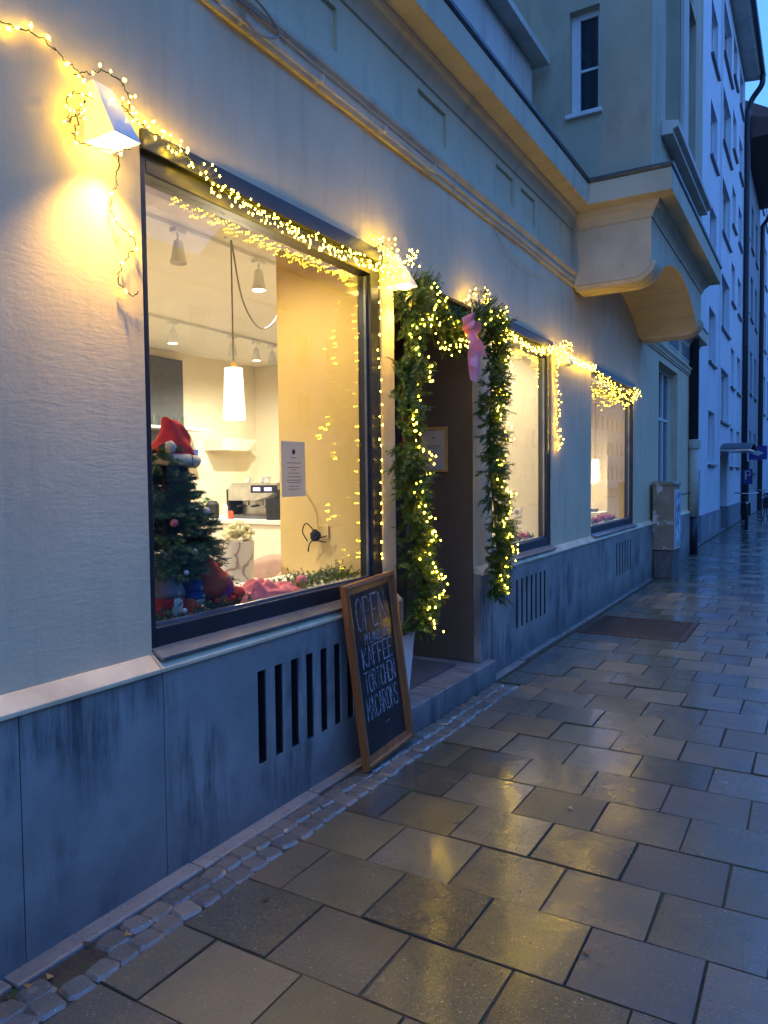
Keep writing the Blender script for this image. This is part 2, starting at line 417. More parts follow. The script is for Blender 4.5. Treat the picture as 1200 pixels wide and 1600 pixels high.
def slab_holes(mb, plane, fixed, u0, u1, z0, z1, holes):
    """solid slab between fixed[0], fixed[1] with rectangular holes (ua,ub,za,zb). plane 'x': u=y ; plane 'y': u=x"""
    us = sorted({u0, u1, *[h[0] for h in holes], *[h[1] for h in holes]}); us = [u for u in us if u0 <= u <= u1]
    zs = sorted({z0, z1, *[h[2] for h in holes], *[h[3] for h in holes]}); zs = [z for z in zs if z0 <= z <= z1]
    def solid(i, j):
        if i < 0 or j < 0 or i >= len(us) - 1 or j >= len(zs) - 1: return False
        cu = (us[i] + us[i + 1]) / 2; cz = (zs[j] + zs[j + 1]) / 2
        return not any(h[0] < cu < h[1] and h[2] < cz < h[3] for h in holes)
    a, b = fixed
    P = (lambda f, u, z: (f, u, z)) if plane == 'x' else (lambda f, u, z: (u, f, z))
    def quad(*p): mb.add(p, [(0, 1, 2, 3)])
    for i in range(len(us) - 1):
        for j in range(len(zs) - 1):
            if not solid(i, j): continue
            ua, ub, za, zb = us[i], us[i + 1], zs[j], zs[j + 1]
            quad(P(b, ua, za), P(b, ub, za), P(b, ub, zb), P(b, ua, zb))
            quad(P(a, ua, zb), P(a, ub, zb), P(a, ub, za), P(a, ua, za))
            if not solid(i - 1, j): quad(P(a, ua, za), P(b, ua, za), P(b, ua, zb), P(a, ua, zb))
            if not solid(i + 1, j): quad(P(b, ub, za), P(a, ub, za), P(a, ub, zb), P(b, ub, zb))
            if not solid(i, j - 1): quad(P(a, ua, za), P(a, ub, za), P(b, ub, za), P(b, ua, za))
            if not solid(i, j + 1): quad(P(b, ua, zb), P(b, ub, zb), P(a, ub, zb), P(a, ua, zb))
    return mb

def thing(name, label, cat, loc=(0, 0, 0), group=None, rz=0.0):
    o = bpy.data.objects.new(name, None); col.objects.link(o); o.empty_display_size = 0.1
    o.location = loc; o.rotation_euler = (0, 0, rz); o['label'] = label; o['category'] = cat
    if group: o['group'] = group
    return o
def tag(o, label, cat, group=None):
    o['label'] = label; o['category'] = cat
    if group: o['group'] = group
    return o
def struct(o): o['kind'] = 'structure'; return o
def stuff(o): o['kind'] = 'stuff'; return o
def copy_thing(src, loc, label, rz=None):
    c = src.copy(); col.objects.link(c); c.location = loc; c['label'] = label
    if rz is not None: c.rotation_euler = (0, 0, rz)
    for ch in list(src.children):
        k = ch.copy(); col.objects.link(k); k.parent = c
        for g in list(ch.children):
            q = g.copy(); col.objects.link(q); q.parent = k
    return c
def lerp(a, b, t): return a + (b - a) * t
def spline(pts, n):
    """catmull-rom through pts"""
    pts = [Vector(p) for p in pts]; out = []
    P = [pts[0] * 2 - pts[1]] + pts + [pts[-1] * 2 - pts[-2]]
    seg = len(pts) - 1
    for i in range(seg):
        for k in range(n):
            t = k / n; a, b, c, d = P[i:i + 4]
            out.append(0.5 * ((2 * b) + (c - a) * t + (2 * a - 5 * b + 4 * c - d) * t * t + (3 * b - a - 3 * c + d) * t ** 3))
    out.append(pts[-1]); return out

# ================================================================== GROUND
g = MB(); g.add([(-80, -60, -0.0055), (3.2, -60, -0.0055), (3.2, 300, -0.0055), (-80, 300, -0.0055)], [(0, 1, 2, 3)])
ground = struct(g.build('pavement', M['soil']))
g = MB(); g.box(3.2, 3.35, -60, 300, -0.3, 0.0)
struct(g.build('kerb', M['kerb']))
g = MB(); g.add([(3.35, -60, -0.13), (12.0, -60, -0.13), (12.0, 300, -0.13), (3.35, 300, -0.13)], [(0, 1, 2, 3)])
struct(g.build('road', M['asphalt']))
g = MB(); g.box(12.0, 60, -60, 300, -0.3, 0.0)
struct(g.build('far_pavement', M['asphalt']))

# slabs : rows along y (pitch .333), each row has own x start
PX, PY, GAP = 0.352, 0.333, 0.0042
GR = (0.14, 1.13, 7.07, 8.09)     # floor grate hole
def slab_mesh(wx, wy, k):
    rnd = random.Random(k)
    b = 0.0035; z0, z1 = -0.03, 0.0
    hx, hy = wx / 2, wy / 2
    j = lambda: rnd.uniform(-0.003, 0.003)
    c = [(-hx + j(), -hy + j()), (hx + j(), -hy + j()), (hx + j(), hy + j()), (-hx + j(), hy + j())]
    dz = [rnd.uniform(-0.0015, 0.0015) for _ in range(4)]
    vs = [(x, y, z0) for x, y in c] + [(x, y, z1 - b + d) for (x, y), d in zip(c, dz)]
    vs += [(x * (1 - b / hx * 0.9), y * (1 - b / hy * 0.9), z1 + d) for (x, y), d in zip(c, dz)]
    fs = [(8, 9, 10, 11)]
    for a in (0, 4):
        for i in range(4): fs.append((a + i, a + (i + 1) % 4, a + 4 + (i + 1) % 4, a + 4 + i))
    return vs, fs
def dirty_sides(me):      # soil and algae sit in the joints and on the slab edges
    me.materials.append(M['soil'])
    for p in me.polygons:
        if abs(p.normal.z) < 0.97: p.material_index = 1
    return me
variants = []
for k in range(6):
    mb = MB(); mb.add(*slab_mesh(PX - GAP, PY - GAP, k)); variants.append(dirty_sides(mb.mesh('paving_slab', M['slab'])))
for me in variants: pass
far = MB()
rows = []
y = 0.12; i = 0
ROWY0 = 1.755
yy = ROWY0 - PY * 5
offs_known = {0: 0.303, 1: 0.125, 2: 0.315}
n_slab = 0
while yy < 60:
    k = round((yy - ROWY0) / PY)
    rnd = random.Random(k * 13 + 5)
    base = 0.303 if k % 2 == 0 else 0.303 - PX * 0.5
    base += rnd.uniform(-0.025, 0.025)
    if yy > 4.6: base += rnd.uniform(-0.1, 0.1)
    x = base
    left = 0.305 if yy < 5.0 else (0.14 if yy < 11.3 else 0.02)
    while x > left: x -= PX
    while x < 3.19:
        xa, xb = max(x, left), min(x + PX, 3.19)
        x += PX
        if xb - xa < 0.05: continue
        cx_, cy_ = (xa + xb) / 2, yy + PY / 2
        if GR[2] < cy_ < GR[3] and xa < GR[1]:
            if xb < GR[1] + 0.06: continue
            xa = GR[1]; cx_ = (xa + xb) / 2
        dz = rnd.uniform(-0.003, 0.003) if yy < 6 else rnd.uniform(-0.0012, 0.0012)
        full = xb - xa > PX - 0.01
        if yy < 13.5 and xa < 2.35 and yy > 0.9:
            me = variants[rnd.randrange(6)] if full else None
            if me is None:
                mb = MB(); mb.add(*slab_mesh(xb - xa - GAP, PY - GAP, k)); me = dirty_sides(mb.mesh('paving_slab', M['slab']))
            o = bpy.data.objects.new('paving_slab', me); col.objects.link(o); o.parent = ground
            o.location = (cx_, cy_, dz); o.rotation_euler = (rnd.uniform(-0.006, 0.006) * (1 if yy < 6 else .3), rnd.uniform(-0.006, 0.006) * (1 if yy < 6 else .3), rnd.uniform(-0.004, 0.004))
            n_slab += 1
        else:
            vs, fs = slab_mesh(xb - xa - GAP, PY - GAP, k)
            far.add([(a + cx_, b + cy_, c + dz) for a, b, c in vs], fs)
    yy += PY
fo = stuff(far.build('distant_paving', M['slab'], ground)); dirty_sides(fo.data)
print('slabs', n_slab)

# kerb strip along the plinth and cobbles
y = 0.4
while y < 11.2:
    L = random.uniform(0.75, 1.15)
    if not (3.72 < y + L / 2 < 5.1):
        mb = MB(); w_ = random.uniform(0.10, 0.135) if y < 5 else 0.09
        mb.box(0.03, w_, y + 0.004, min(y + L - 0.004, 11.3), -0.03, 0.012 + random.uniform(-.006, .006))
        mb.build('edging_stone', M['kerb'], ground, bevel=0.008)
    y += L
cob = []
for k in range(5):
    rnd = random.Random(k + 40); mb = MB(); a = 0.0475; h = 0.03
    pts = []
    for t in range(8):
        c_, s_ = math.cos(t * PI / 4 + PI / 8), math.sin(t * PI / 4 + PI / 8)
        q_ = 1.0 / (abs(c_) ** 6 + abs(s_) ** 6) ** (1 / 6) * rnd.uniform(.98, 1.06)
        c_ = math.copysign(abs(c_) ** .45, c_); s_ = math.copysign(abs(s_) ** .45, s_)
        pts.append((c_ * a * 1.07 * rnd.uniform(.94, 1.05), s_ * a * 1.07 * rnd.uniform(.94, 1.05)))
    vs = [(x, y_, -0.035) for x, y_ in pts] + [(x, y_, -0.010) for x, y_ in pts] + [(x * .80, y_ * .80, rnd.uniform(0.0, 0.003)) for x, y_ in pts]
    fs = [tuple(range(16, 24))]
    for b in (0, 8):
        for i in range(8): fs.append((b + i, b + (i + 1) % 8, b + 8 + (i + 1) % 8, b + 8 + i))
    mb.add(vs, fs); cob.append(mb.mesh('cobble', M['cobble']))
nc = 0
rows_c = [0.172, 0.262]
for ri, cx_ in enumerate(rows_c):
    y = 0.85 + ri * 0.04
    while y < 5.0:
        st = random.uniform(0.086, 0.100)
        xx = cx_ + random.uniform(-0.006, 0.006)
        if not (ri == 0 and 1.38 < y < 1.50):
            o = bpy.data.objects.new('cobble', random.choice(cob)); col.objects.link(o); o.parent = ground
            o.location = (xx, y, random.uniform(0.003, 0.010)); o.rotation_euler = (random.uniform(-.04, .04), random.uniform(-.04, .04), random.uniform(-.16, .16) + random.choice((0, PI / 2)))
            s_ = random.uniform(0.92, 1.08); o.scale = (s_, st / 0.098, 1); nc += 1
        y += st
# few fallen leaves and litter in the gutter
for i, (x, y, c) in enumerate([(0.16, 1.36, 'goldwood'), (0.14, 1.30, 'orange'), (0.20, 1.62, 'goldwood'), (0.12, 1.52, 'twig'), (0.46, 2.0, 'twig'), (1.54, 2.27, 'orange'), (1.20, 3.25, 'goldwood'), (0.13, 1.24, 'twig')]):
    mb = MB(); a = random.uniform(0, 6); r = 0.016
    vs = [(math.cos(a + t) * r * s_, math.sin(a + t) * r * 0.6 * s_, 0.004 * math.cos(2 * t)) for t, s_ in zip([k * PI / 4 for k in range(8)], [1.2, .8, 1, .7, 1.1, .8, 1, .7])]
    vs += [(0, 0, 0.006)]
    mb.add(vs, [(k, (k + 1) % 8, 8) for k in range(8)])
    o = mb.build('fallen_leaf', M['leaf'] if c == 'orange' else M[c]); o.location = (x, y, 0.008)
    tag(o, ['curled yellow leaf in the gutter below the wide window', 'orange scrap lying on the cobbles near the leaf', 'small yellow leaf between cobbles and first slab',
            'brown leaf against the edging stone', 'dark brown leaf lying on a pale paving slab', 'small orange leaf in a joint between two slabs', 'pale leaf on the slab beyond the chalkboard', 'brown leaf on cobbles at the bend of the gutter'][i], 'leaf', 'leaves and litter on the pavement')

# floor grate
gt = thing('floor_grate', 'rusty iron grate set in the pavement below the ventilation slots', 'grate', (0, 0, 0))
mb = MB(); x0, x1, y0, y1 = 0.15, 1.12, 7.09, 8.075
mb.box(x0, x1, y0, y0 + .05, -0.028, 0.004); mb.box(x0, x1, y1 - .05, y1, -0.028, 0.004)
mb.box(x0, x0 + .05, y0 + .05, y1 - .05, -0.028, 0.004); mb.box(x1 - .05, x1, y0 + .05, y1 - .05, -0.028, 0.004)
mb.build('frame', M['rust'], gt)
k = 0; xx = x0 + 0.06
while xx < x1 - 0.06:
    mb = MB(); mb.box(xx, xx + 0.012, y0 + .05, y1 - .05, -0.028, 0.002); mb.build('bar', M['rust'], gt); xx += 0.030
for yy in (7.34, 7.58, 7.83):
    mb = MB(); mb.box(x0 + .05, x1 - .05, yy, yy + .012, -0.028, -0.001); mb.build('cross_bar', M['rust'], gt)

# ================================================================== CAFE BUILDING
B = thing('cafe_building', 'cream plastered corner cafe building with lit shop windows, cornice and projecting bay', 'building')
YA, YB = -3.0, 16.2
W1 = (1.93, 3.66, 0.86, 2.74); DR = (3.80, 4.95, 0.16, 2.72); W2 = (5.30, 6.77, 0.86, 2.71); W3 = (8.17, 10.36, 0.86, 2.69)
W4 = (12.15, 13.95, 1.10, 3.30)
mb = MB(); slab_holes(mb, 'x', (-0.35, 0.0), YA, YB, 0.84, 3.42, [W1, (DR[0], DR[1], 0.84, DR[3]), W2, W3, W4])
mb.build('wall', M['plaster'], B)
mb = MB()
FP = [(1.75, 2.15), (2.85, 3.24), (4.13, 4.53), (5.41, 5.78), (5.96, 6.32)]
slab_holes(mb, 'x', (-0.02, 0.0), YA, YB, 3.42, 4.12, [(a, b, 3.68, 3.90) for a, b in FP])
mb.box(-0.35, -0.02, YA, YB, 3.42, 4.12)
mb.build('frieze_wall', M['plaster'], B)
# plinth with ventilation slots
V1 = [(2.478 + i * 0.119, 2.478 + i * 0.119 + 0.058, 0.25, 0.665) for i in range(7)]
V2 = [(5.70 + i * 0.118, 5.70 + i * 0.118 + 0.05, 0.27, 0.67) for i in range(7)]
V3 = [(9.18 + i * 0.152, 9.18 + i * 0.152 + 0.06, 0.28, 0.69) for i in range(6)]
PXF = 0.045
for a, b, hs in ((YA, 0.62, []), (0.62, 1.36, []), (1.36, 1.94, []), (1.94, 3.76, V1), (4.985, 7.0, V2), (7.0, 8.6, []), (8.6, 11.4, V3), (11.4, YB, [])):
    mb = MB(); slab_holes(mb, 'x', (-0.30, PXF), a + 0.002, b - 0.002, -0.1, 0.79, hs)
    mb.build('plinth_panel', M['plinth'], B, label='damp stained concrete plinth panel' ) if 0 else mb.build('plinth_panel', M['plinth'], B)
for hs in (V1, V2, V3):
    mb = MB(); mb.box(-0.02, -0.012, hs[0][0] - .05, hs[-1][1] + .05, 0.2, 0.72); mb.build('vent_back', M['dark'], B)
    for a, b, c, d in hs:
        mb = MB(); mb.box(-0.012, PXF - .006, b - 0.005, b - 0.001, c + .001, d - .001); mb.box(-0.012, PXF - .006, a + .001, b - .005, c + .001, c + .004); mb.build('slot_shade_plate', M['dark'], B)  # dark plates added so the slot sides look shaded black
# coping stones
prof = [(-0.02, 0.79), (PXF + 0.012, 0.79), (PXF + 0.012, 0.806), (0.002, 0.853), (-0.02, 0.853)]
for a, b in ((YA, 0.35), (0.35, 1.27), (1.27, 1.925), (1.925, 2.75), (2.75, 3.765), (4.98, 5.9), (5.9, 6.85), (6.85, 8.1), (8.1, 9.3), (9.3, 11.4), (11.4, 12.8), (12.8, YB)):
    mb = MB(); mb.prism(prof, a + 0.002, b - 0.002); mb.build('coping_stone', M['coping'], B, bevel=0.003)

# shop windows
def shop_window(W, fr=0.055, top=0.10, left=0.035, right=0.10, bot=0.085):
    y0, y1, z0, z1 = W
    w = MB()
    xf, xb = -0.01, -0.10
    w.box(xb, xf, y0, y0 + left, z0, z1); w.box(xb, xf, y1 - right, y1, z0, z1)
    w.box(xb, xf, y0 + left, y1 - right, z0, z0 + bot); w.box(xb, xf, y0 + left, y1 - right, z1 - top, z1)
    o = w.build('shop_window', M['black'], B, bevel=0.004)
    p = MB(); p.box(-0.060, -0.052, y0 + left, y1 - right, z0 + bot, z1 - top); p.build('pane', M['glass'], o)
    bd = MB()
    a, b, c, d = y0 + left, y1 - right, z0 + bot, z1 - top
    bd.box(-0.05, -0.035, a, b, c + .0, c + .012); bd.box(-0.05, -0.035, b - .014, b, c + .012, d - .012)
    bd.build('glazing_bead', M['sillmetal'], o)
    s = MB(); s.prism([(-0.01, 0.855), (0.055, 0.835), (0.055, 0.845), (-0.01, 0.872)], y0 + .004, y1 - .004); s.build('metal_sill', M['sillmetal'], o)
    s2 = MB(); s2.box(-0.01, 0.018, y0, y1, z1 - 0.03, z1 + 0.045); s2.build('header_plate', M['black'], o, bevel=0.004)
    return o
shop_window(W1); shop_window(W2, right=0.09); shop_window(W3, right=0.10)
# doorway: reveals, step, door
mb = MB(); mb.box(-0.62, -0.004, 4.940, 4.949, 0.16, 2.715); mb.build('door_reveal', M['reveal'], B)
mb = MB(); mb.box(-0.62, -0.004, 3.801, 3.810, 0.16, 2.715); mb.build('door_reveal', M['reveal'], B)
mb = MB(); mb.box(-0.62, -0.004, 3.81, 4.94, 2.705, 2.715); mb.build('door_soffit', M['reveal'], B)
mb = MB(); mb.box(-0.02, PXF + .002, 4.95, 4.983, 0.16, 0.80); mb.build('door_jamb_stone', M['plinth'], B)
mb = MB(); mb.box(-0.02, PXF + .002, 3.764, 3.80, 0.16, 0.80); mb.build('door_jamb_stone', M['plinth'], B)
mb = MB(); mb.box(-0.62, 0.11, 3.72, 5.10, -0.05, 0.155); mb.build('door_step', M['plinth'], B, bevel=0.008)
mb = MB(); mb.box(-0.50, -0.08, 4.02, 4.80, 0.155, 0.168); mb.build('door_mat', M['slatgrey'], B)
mb = MB(); mb.box(-0.60, -0.555, 3.812, 4.938, 0.157, 2.703)
dl = mb.build('door', M['door'], B)
mb = MB(); mb.box(-0.555, -0.545, 3.95, 4.80, 0.95, 2.45); mb.build('door_glass', M['dglass'], dl)
mb = MB(); mb.tube([(-0.555, 4.86, 1.0), (-0.50, 4.86, 1.0), (-0.50, 4.86, 1.3), (-0.555, 4.86, 1.3)], 0.012); mb.build('handle', M['steel'], dl)

# mouldings
path = [(0, YA), (0, 7.45)]
mprof = [(0.0, 3.41), (0.018, 3.41), (0.022, 3.418), (0.022, 3.432), (0.015, 3.437), (0.032, 3.445), (0.036, 3.455), (0.036, 3.470), (0.026, 3.476), (0.040, 3.50), (0.055, 3.515), (0.060, 3.53), (0.060, 3.548), (0.0, 3.56)]
mb = MB(); mb.sweep(mprof, [(0, YA), (0, 7.448)], [(1, 0), (1, 0)]); mb.build('lower_moulding', M['trim'], B)
# main cornice round the bay
OX, O0, O1 = 0.755, 7.45, 10.95
path = [(0, YA), (0, O0), (OX, O0), (OX, O1), (0, O1), (0, YB)]
offs = [(1, 0), (1, -1), (1, -1), (1, 1), (1, 1), (1, 0)]
cprof = [(0.0, 3.96), (0.012, 3.96), (0.018, 3.985), (0.03, 4.01), (0.055, 4.045), (0.075, 4.06), (0.085, 4.085), (0.085, 4.10), (0.215, 4.112), (0.215, 4.31), (0.0, 4.31)]
mb = MB(); mb.sweep(cprof, path, offs); mb.build('cornice', M['trim'], B, bevel=.004)
tprof = [(0.0, 4.312), (0.222, 4.312), (0.232, 4.325), (0.236, 4.345), (0.228, 4.356), (0.0, 4.40)]
mb = MB(); mb.sweep(tprof, path, offs); mb.build('cornice_flashing', M['zinc'], B)
# upper facade, set back
mb = MB(); mb.box(-0.60, 0.0, YA, O0 - .002, 4.125, 4.31); mb.build('ledge', M['zinc'], B)
UW = (5.2, 6.9, 5.75, 7.6); UW0 = (2.6, 4.3, 5.75, 7.6)
mb = MB(); slab_holes(mb, 'x', (-0.75, -0.41), YA, O0 + 0.2, 4.31, 16.5, [UW, UW0, (5.2, 6.9, 9.2, 11), (2.6, 4.3, 9.2, 11)])
mb.build('upper_wall', M['plaster_up'], B)
mb = MB(); mb.box(-0.44, -0.35, 4.9, 7.25, 5.0, 5.58); mb.build('window_apron', M['trim_up'], B, bevel=.01)
mb = MB(); mb.prism([(-0.41, 5.59), (-0.20, 5.59), (-0.20, 5.66), (-0.41, 5.72)], 4.75, 7.36); mb.build('window_sill', M['trim_up'], B, bevel=.006)
def casement(y0, y1, z0, z1, xf, name='window', mull=1, trans=0.62, parent=None, frame='white', glass='dglass', depth=0.06, fw=0.06):
    w = MB()
    w.box(xf - depth, xf, y0, y0 + fw, z0, z1); w.box(xf - depth, xf, y1 - fw, y1, z0, z1)
    w.box(xf - depth, xf, y0 + fw, y1 - fw, z0, z0 + fw); w.box(xf - depth, xf, y0 + fw, y1 - fw, z1 - fw, z1)
    for i in range(mull):
        yc = lerp(y0, y1, (i + 1) / (mull + 1)); w.box(xf - depth + .005, xf - .006, yc - fw * .6, yc + fw * .6, z0 + fw, z1 - fw)
    o = w.build(name, M[frame], parent)
    edges = [y0 + fw] + [lerp(y0, y1, (i + 1) / (mull + 1)) for i in range(mull)] + [y1 - fw]
    for a, b in zip(edges[:-1], edges[1:]):
        if trans:
            zc = lerp(z0, z1, trans); t = MB(); t.box(xf - depth + .008, xf - .010, a + .001, b - .001, zc - fw * .35, zc + fw * .35); t.build('glazing_bar', M[frame], o)
        p = MB(); p.box(xf - depth + .014, xf - depth + .022, a, b, z0 + fw, z1 - fw); p.build('pane', M[glass], o)
    return o
casement(5.2, 6.9, 5.75, 7.6, -0.50, parent=B); casement(2.6, 4.3, 5.75, 7.6, -0.50, parent=B)
casement(5.2, 6.9, 9.2, 11, -0.50, parent=B); casement(2.6, 4.3, 9.2, 11, -0.50, parent=B)

# bay (oriel)
bay = MB()
slab_holes(bay, 'y', (O0, O0 + 0.3), -0.41, OX, 4.31, 16.5, [(-0.03, 0.265, 5.09, 6.09), (-0.03, 0.265, 8.3, 9.3)])
OW = [(8.12, 9.02, 5.02, 7.2), (9.40, 10.30, 5.02, 7.2), (8.12, 9.02, 8.2, 10.4), (9.40, 10.30, 8.2, 10.4), (8.12, 9.02, 11.4, 13.4), (9.40, 10.30, 11.4, 13.4)]
slab_holes(bay, 'x', (OX - 0.3, OX - 0.001), O0 + 0.3, O1, 4.31, 16.5, OW)
bay.box(-0.41, OX - .3, O1 - .3, O1 - .001, 4.31, 16.5)
bayo = bay.build('bay', M['plaster_up'], B)
mb = MB(); mb.box(-0.41, OX, O0, O1, 16.5, 16.7); mb.box(-0.8, 0.3, YA, YB, 16.7, 16.9); mb.build('eaves', M['zinc'], B)
# small side window of the bay (in the y plane)
def side_window(x0, x1, z0, z1, yf):
    w = MB(); f = 0.035
    w.box(x0, x0 + .085, yf, yf + .05, z0, z1); w.box(x1 - f, x1, yf, yf + .05, z0, z1)
    w.box(x0 + .085, x1 - f, yf, yf + .05, z0, z0 + f); w.box(x0 + .085, x1 - f, yf, yf + .05, z1 - .06, z1)
    o = w.build('side_window', M['white'], bayo)
    p = MB(); p.box(x0 + .085, x1 - f, yf + .02, yf + .03, z0 + f, z1 - .06); p.build('pane', M['dglass'], o)
    p = MB(); zc = lerp(z0, z1, .45); p.box(x0 + .086, x1 - f - .001, yf + .008, yf + .019, zc - .012, zc + .012); p.build('glazing_bar', M['white'], o)
    p = MB(); p.box(x0 - .03, x1 + .03, O0 - .05, yf + .02, z0 - .045, z0 - .003); p.build('side_sill', M['white'], bayo, bevel=.004)
side_window(-0.03, 0.265, 5.09, 6.09, O0 + 0.09); side_window(-0.03, 0.265, 8.3, 9.3, O0 + 0.09)
for (a, b, c, d) in OW: casement(a, b, c, d, OX - 0.15, 'bay_window', 0, 0.6, bayo)
mb = MB(); mb.prism([(OX, 4.90), (OX + 0.11, 4.90), (OX + 0.11, 4.94), (OX + 0.16, 4.96), (OX + 0.16, 5.02), (OX, 5.05)], 7.93, 10.62); mb.build('bay_sill', M['trim_up'], bayo, bevel=.005)
mb = MB()
mb.box(OX + .002, OX + .05, 9.05, 9.37, 5.06, 7.3); mb.build('bay_pilaster', M['trim_up'], bayo, bevel=.01)
mb = MB()
mb.lathe([(0.02, 0), (0.10, .03), (0.11, .06), (0.06, .08)], (0, 0, 0), 14)
orn = mb.build('bay_ornament', M['trim_up'], bayo); orn.rotation_euler = (0, PI / 2, 0); orn.location = (OX + .0, 9.9, 7.62); orn.scale = (3.2, 1.2, 0.8)
# bay underside: arched block between two reeded corbels
ya, yb = 7.80, 10.62
arch = [(ya, 3.50)]
for i in range(1, 20):
    t = i / 20; yy = lerp(ya, yb, t)
    arch.append((yy, lerp(3.50, 3.42, t) + 0.37 * math.sin(PI * t) ** 0.8))
arch.append((yb, 3.42))
poly = arch + [(yb, 3.99), (ya, 3.99)]
mb = MB(); mb.prism(poly, 0.0005, OX - 0.001, 'x'); mb.build('arched_soffit', M['trim'], bayo)
mb = MB(); mb.box(0.0005, OX, O0 + .001, O1, 3.992, 4.30); mb.build('bay_base', M['trim'], bayo)
def corbel(y0, y1):
    body = [(0.0005, 3.99), (0.0005, 3.415), (0.56, 3.415)]
    for i in range(1, 9):
        t = i / 8 * PI / 2; body.append((0.56 + 0.195 * math.sin(t), 3.415 + 0.15 * (1 - math.cos(t))))
    body.append((OX, 3.99))
    m1 = MB(); m1.prism(body, y0, y1); o = m1.build('corbel', M['trim'], bayo)
    n = 3; pitch = (y1 - y0) / n
    for k in range(n):
        a, b = y0 + k * pitch, y0 + (k + 1) * pitch
        m2 = MB()
        pathp = [(0.03, 3.412), (0.55, 3.412)] + [(0.56 + 0.195 * math.sin(t), 3.412 + 0.15 * (1 - math.cos(t))) for t in [i / 8 * PI / 2 for i in range(1, 9)]]
        rr = pitch * 0.44
        sec = [(-rr, 0), (-rr * .7, -rr * .75), (0, -rr * 1.0), (rr * .7, -rr * .75), (rr, 0)]
        yc = (a + b) / 2; vs = []; fs = []
        for i, (px_, pz) in enumerate(pathp):
            q0 = pathp[max(0, i - 1)]; q1 = pathp[min(len(pathp) - 1, i + 1)]
            dx, dz = q1[0] - q0[0], q1[1] - q0[1]; L = math.hypot(dx, dz); nx, nz = -dz / L, dx / L
            for (u, v_) in sec: vs.append((px_ + nx * v_, yc + u, pz + nz * v_))
        ns = len(sec)
        for i in range(len(pathp) - 1):
            for q in range(ns - 1): fs.append((i * ns + q, i * ns + q + 1, (i + 1) * ns + q + 1, (i + 1) * ns + q))
        fs += [tuple(range(ns))[::-1], tuple((len(pathp) - 1) * ns + q for q in range(ns))]
        m2.add(vs, fs); m2.build('reed', M['trim'], o)
corbel(O0 + .001, 7.80); corbel(10.62, O1 - .001)
# rest of ground floor beyond bay: tall white window, transom moulding
mb = MB(); mb.sweep(mprof, [(0, 11.0), (0, YB - .01)], [(1, 0), (1, 0)]); mb.build('lower_moulding', M['trim'], B)
casement(12.15, 13.95, 1.10, 3.30, -0.14, parent=B, mull=2, trans=0.62)
mb = MB(); mb.box(-0.14, 0.07, 12.1, 14.0, 1.06, 1.10); mb.build('window_sill', M['trim_up'], B)
for i in range(3):
    casement(11.6 + i * 1.35, 12.6 + i * 1.35, 3.66, 3.95, 0.014, parent=B, mull=1, trans=0, glass='slatgrey', depth=.012, fw=.03)
# rough upper facade behind/after bay
mb = MB(); mb.box(-0.75, -0.02, O1, YB, 4.31, 16.5); mb.build('upper_wall', M['plaster_up'], B)

# ------------------------------------------------------------------ interior
def part(name, mat, *b):
    q = MB(); q.box(*b); return q.build(name, M[mat], B)
part('shop_floor', 'infloor', -5.6, -0.36, -1.5, 15.5, -0.05, 0.02)
part('shop_ceiling', 'inwhite', -5.6, -0.80, -1.5, 15.5, 3.30, 3.40)
part('window_lintel', 'inwall', -0.80, -0.352, -1.5, 15.5, 2.90, 3.40)
part('shop_back_wall', 'inwall', -5.70, -5.60, -1.5, 15.5, 0.02, 3.4)
part('shop_end_wall', 'inwall', -5.6, -0.36, -1.6, -1.5, 0.02, 3.4)
part('shop_side_wall', 'inwall', -5.6, -2.5, 9.2, 9.3, 0.02, 3.3)
part('shop_end_wall', 'inwall', -5.6, -0.36, 15.5, 15.6, 0.02, 3.4)
part('niche_wall', 'niche', -0.74, -0.105, 3.648, 3.765, 0.02, 2.898)
part('niche_wall', 'inwall', -1.5, -0.105, 6.755, 6.96, 0.02, 2.898)
part('niche_wall', 'inwall', -0.74, -0.10, 4.99, 5.12, 0.02, 2.90)
part('partition_wall', 'inwall', -2.5, -0.36, 7.9, 8.0, 0.02, 3.3)
part('vestibule_wall', 'inwall', -0.75, -0.63, 3.77, 4.985, 0.02, 2.9)
part('niche_wall', 'inwall', -0.74, -0.10, 1.55, 1.70, 0.02, 2.90)
# display shelves inside the windows
for (y0, y1) in ((1.71, 3.66), (5.13, 6.85), (8.02, 10.9)):
    part('display_shelf', 'inwhite', -0.62, -0.11, y0, y1, 0.89, 0.93)
    part('display_front', 'inwhite', -0.60, -0.57, y0, y1, 0.02, 0.89)
part('skirting', 'inwhite', -5.6, -5.58, -1.4, 9.1, 0.02, 0.12)
q = MB(); q.box(-5.598, -5.50, 5.6, 7.55, 0.9, 3.18); tag(q.build('wall_panel', M['slatgrey']), 'tall slate grey panel on the rear wall behind the santa hat', 'wall panel')
o = MB(); o.box(-5.5, -5.22, 6.2, 7.75, 2.20, 2.23); sh = tag(o.build('wall_shelf', M['white']), 'white wall shelf holding glasses behind the santa hat', 'shelf')
o = MB(); o.box(-5.598, -5.35, 7.45, 7.85, 1.76, 1.785); tag(o.build('mug_shelf', M['white']), 'small lower white shelf with one dark cup', 'shelf')
def cup(x, y, z, r, h, mat, label, cat='cup', group=None):
    q = MB(); q.lathe([(r * .75, 0), (r * .8, .004), (r, h), (r * .88, h), (r * .7, .01)], (0, 0, 0), 14)
    o = q.build('cup' if cat == 'cup' else 'drinking_glass', M[mat], smooth=False); o.location = (x, y, z); tag(o, label, cat, group); return o
cup(-5.42, 7.66, 1.785, 0.055, 0.16, 'bluefelt', 'dark teal cup standing on the small lower shelf')
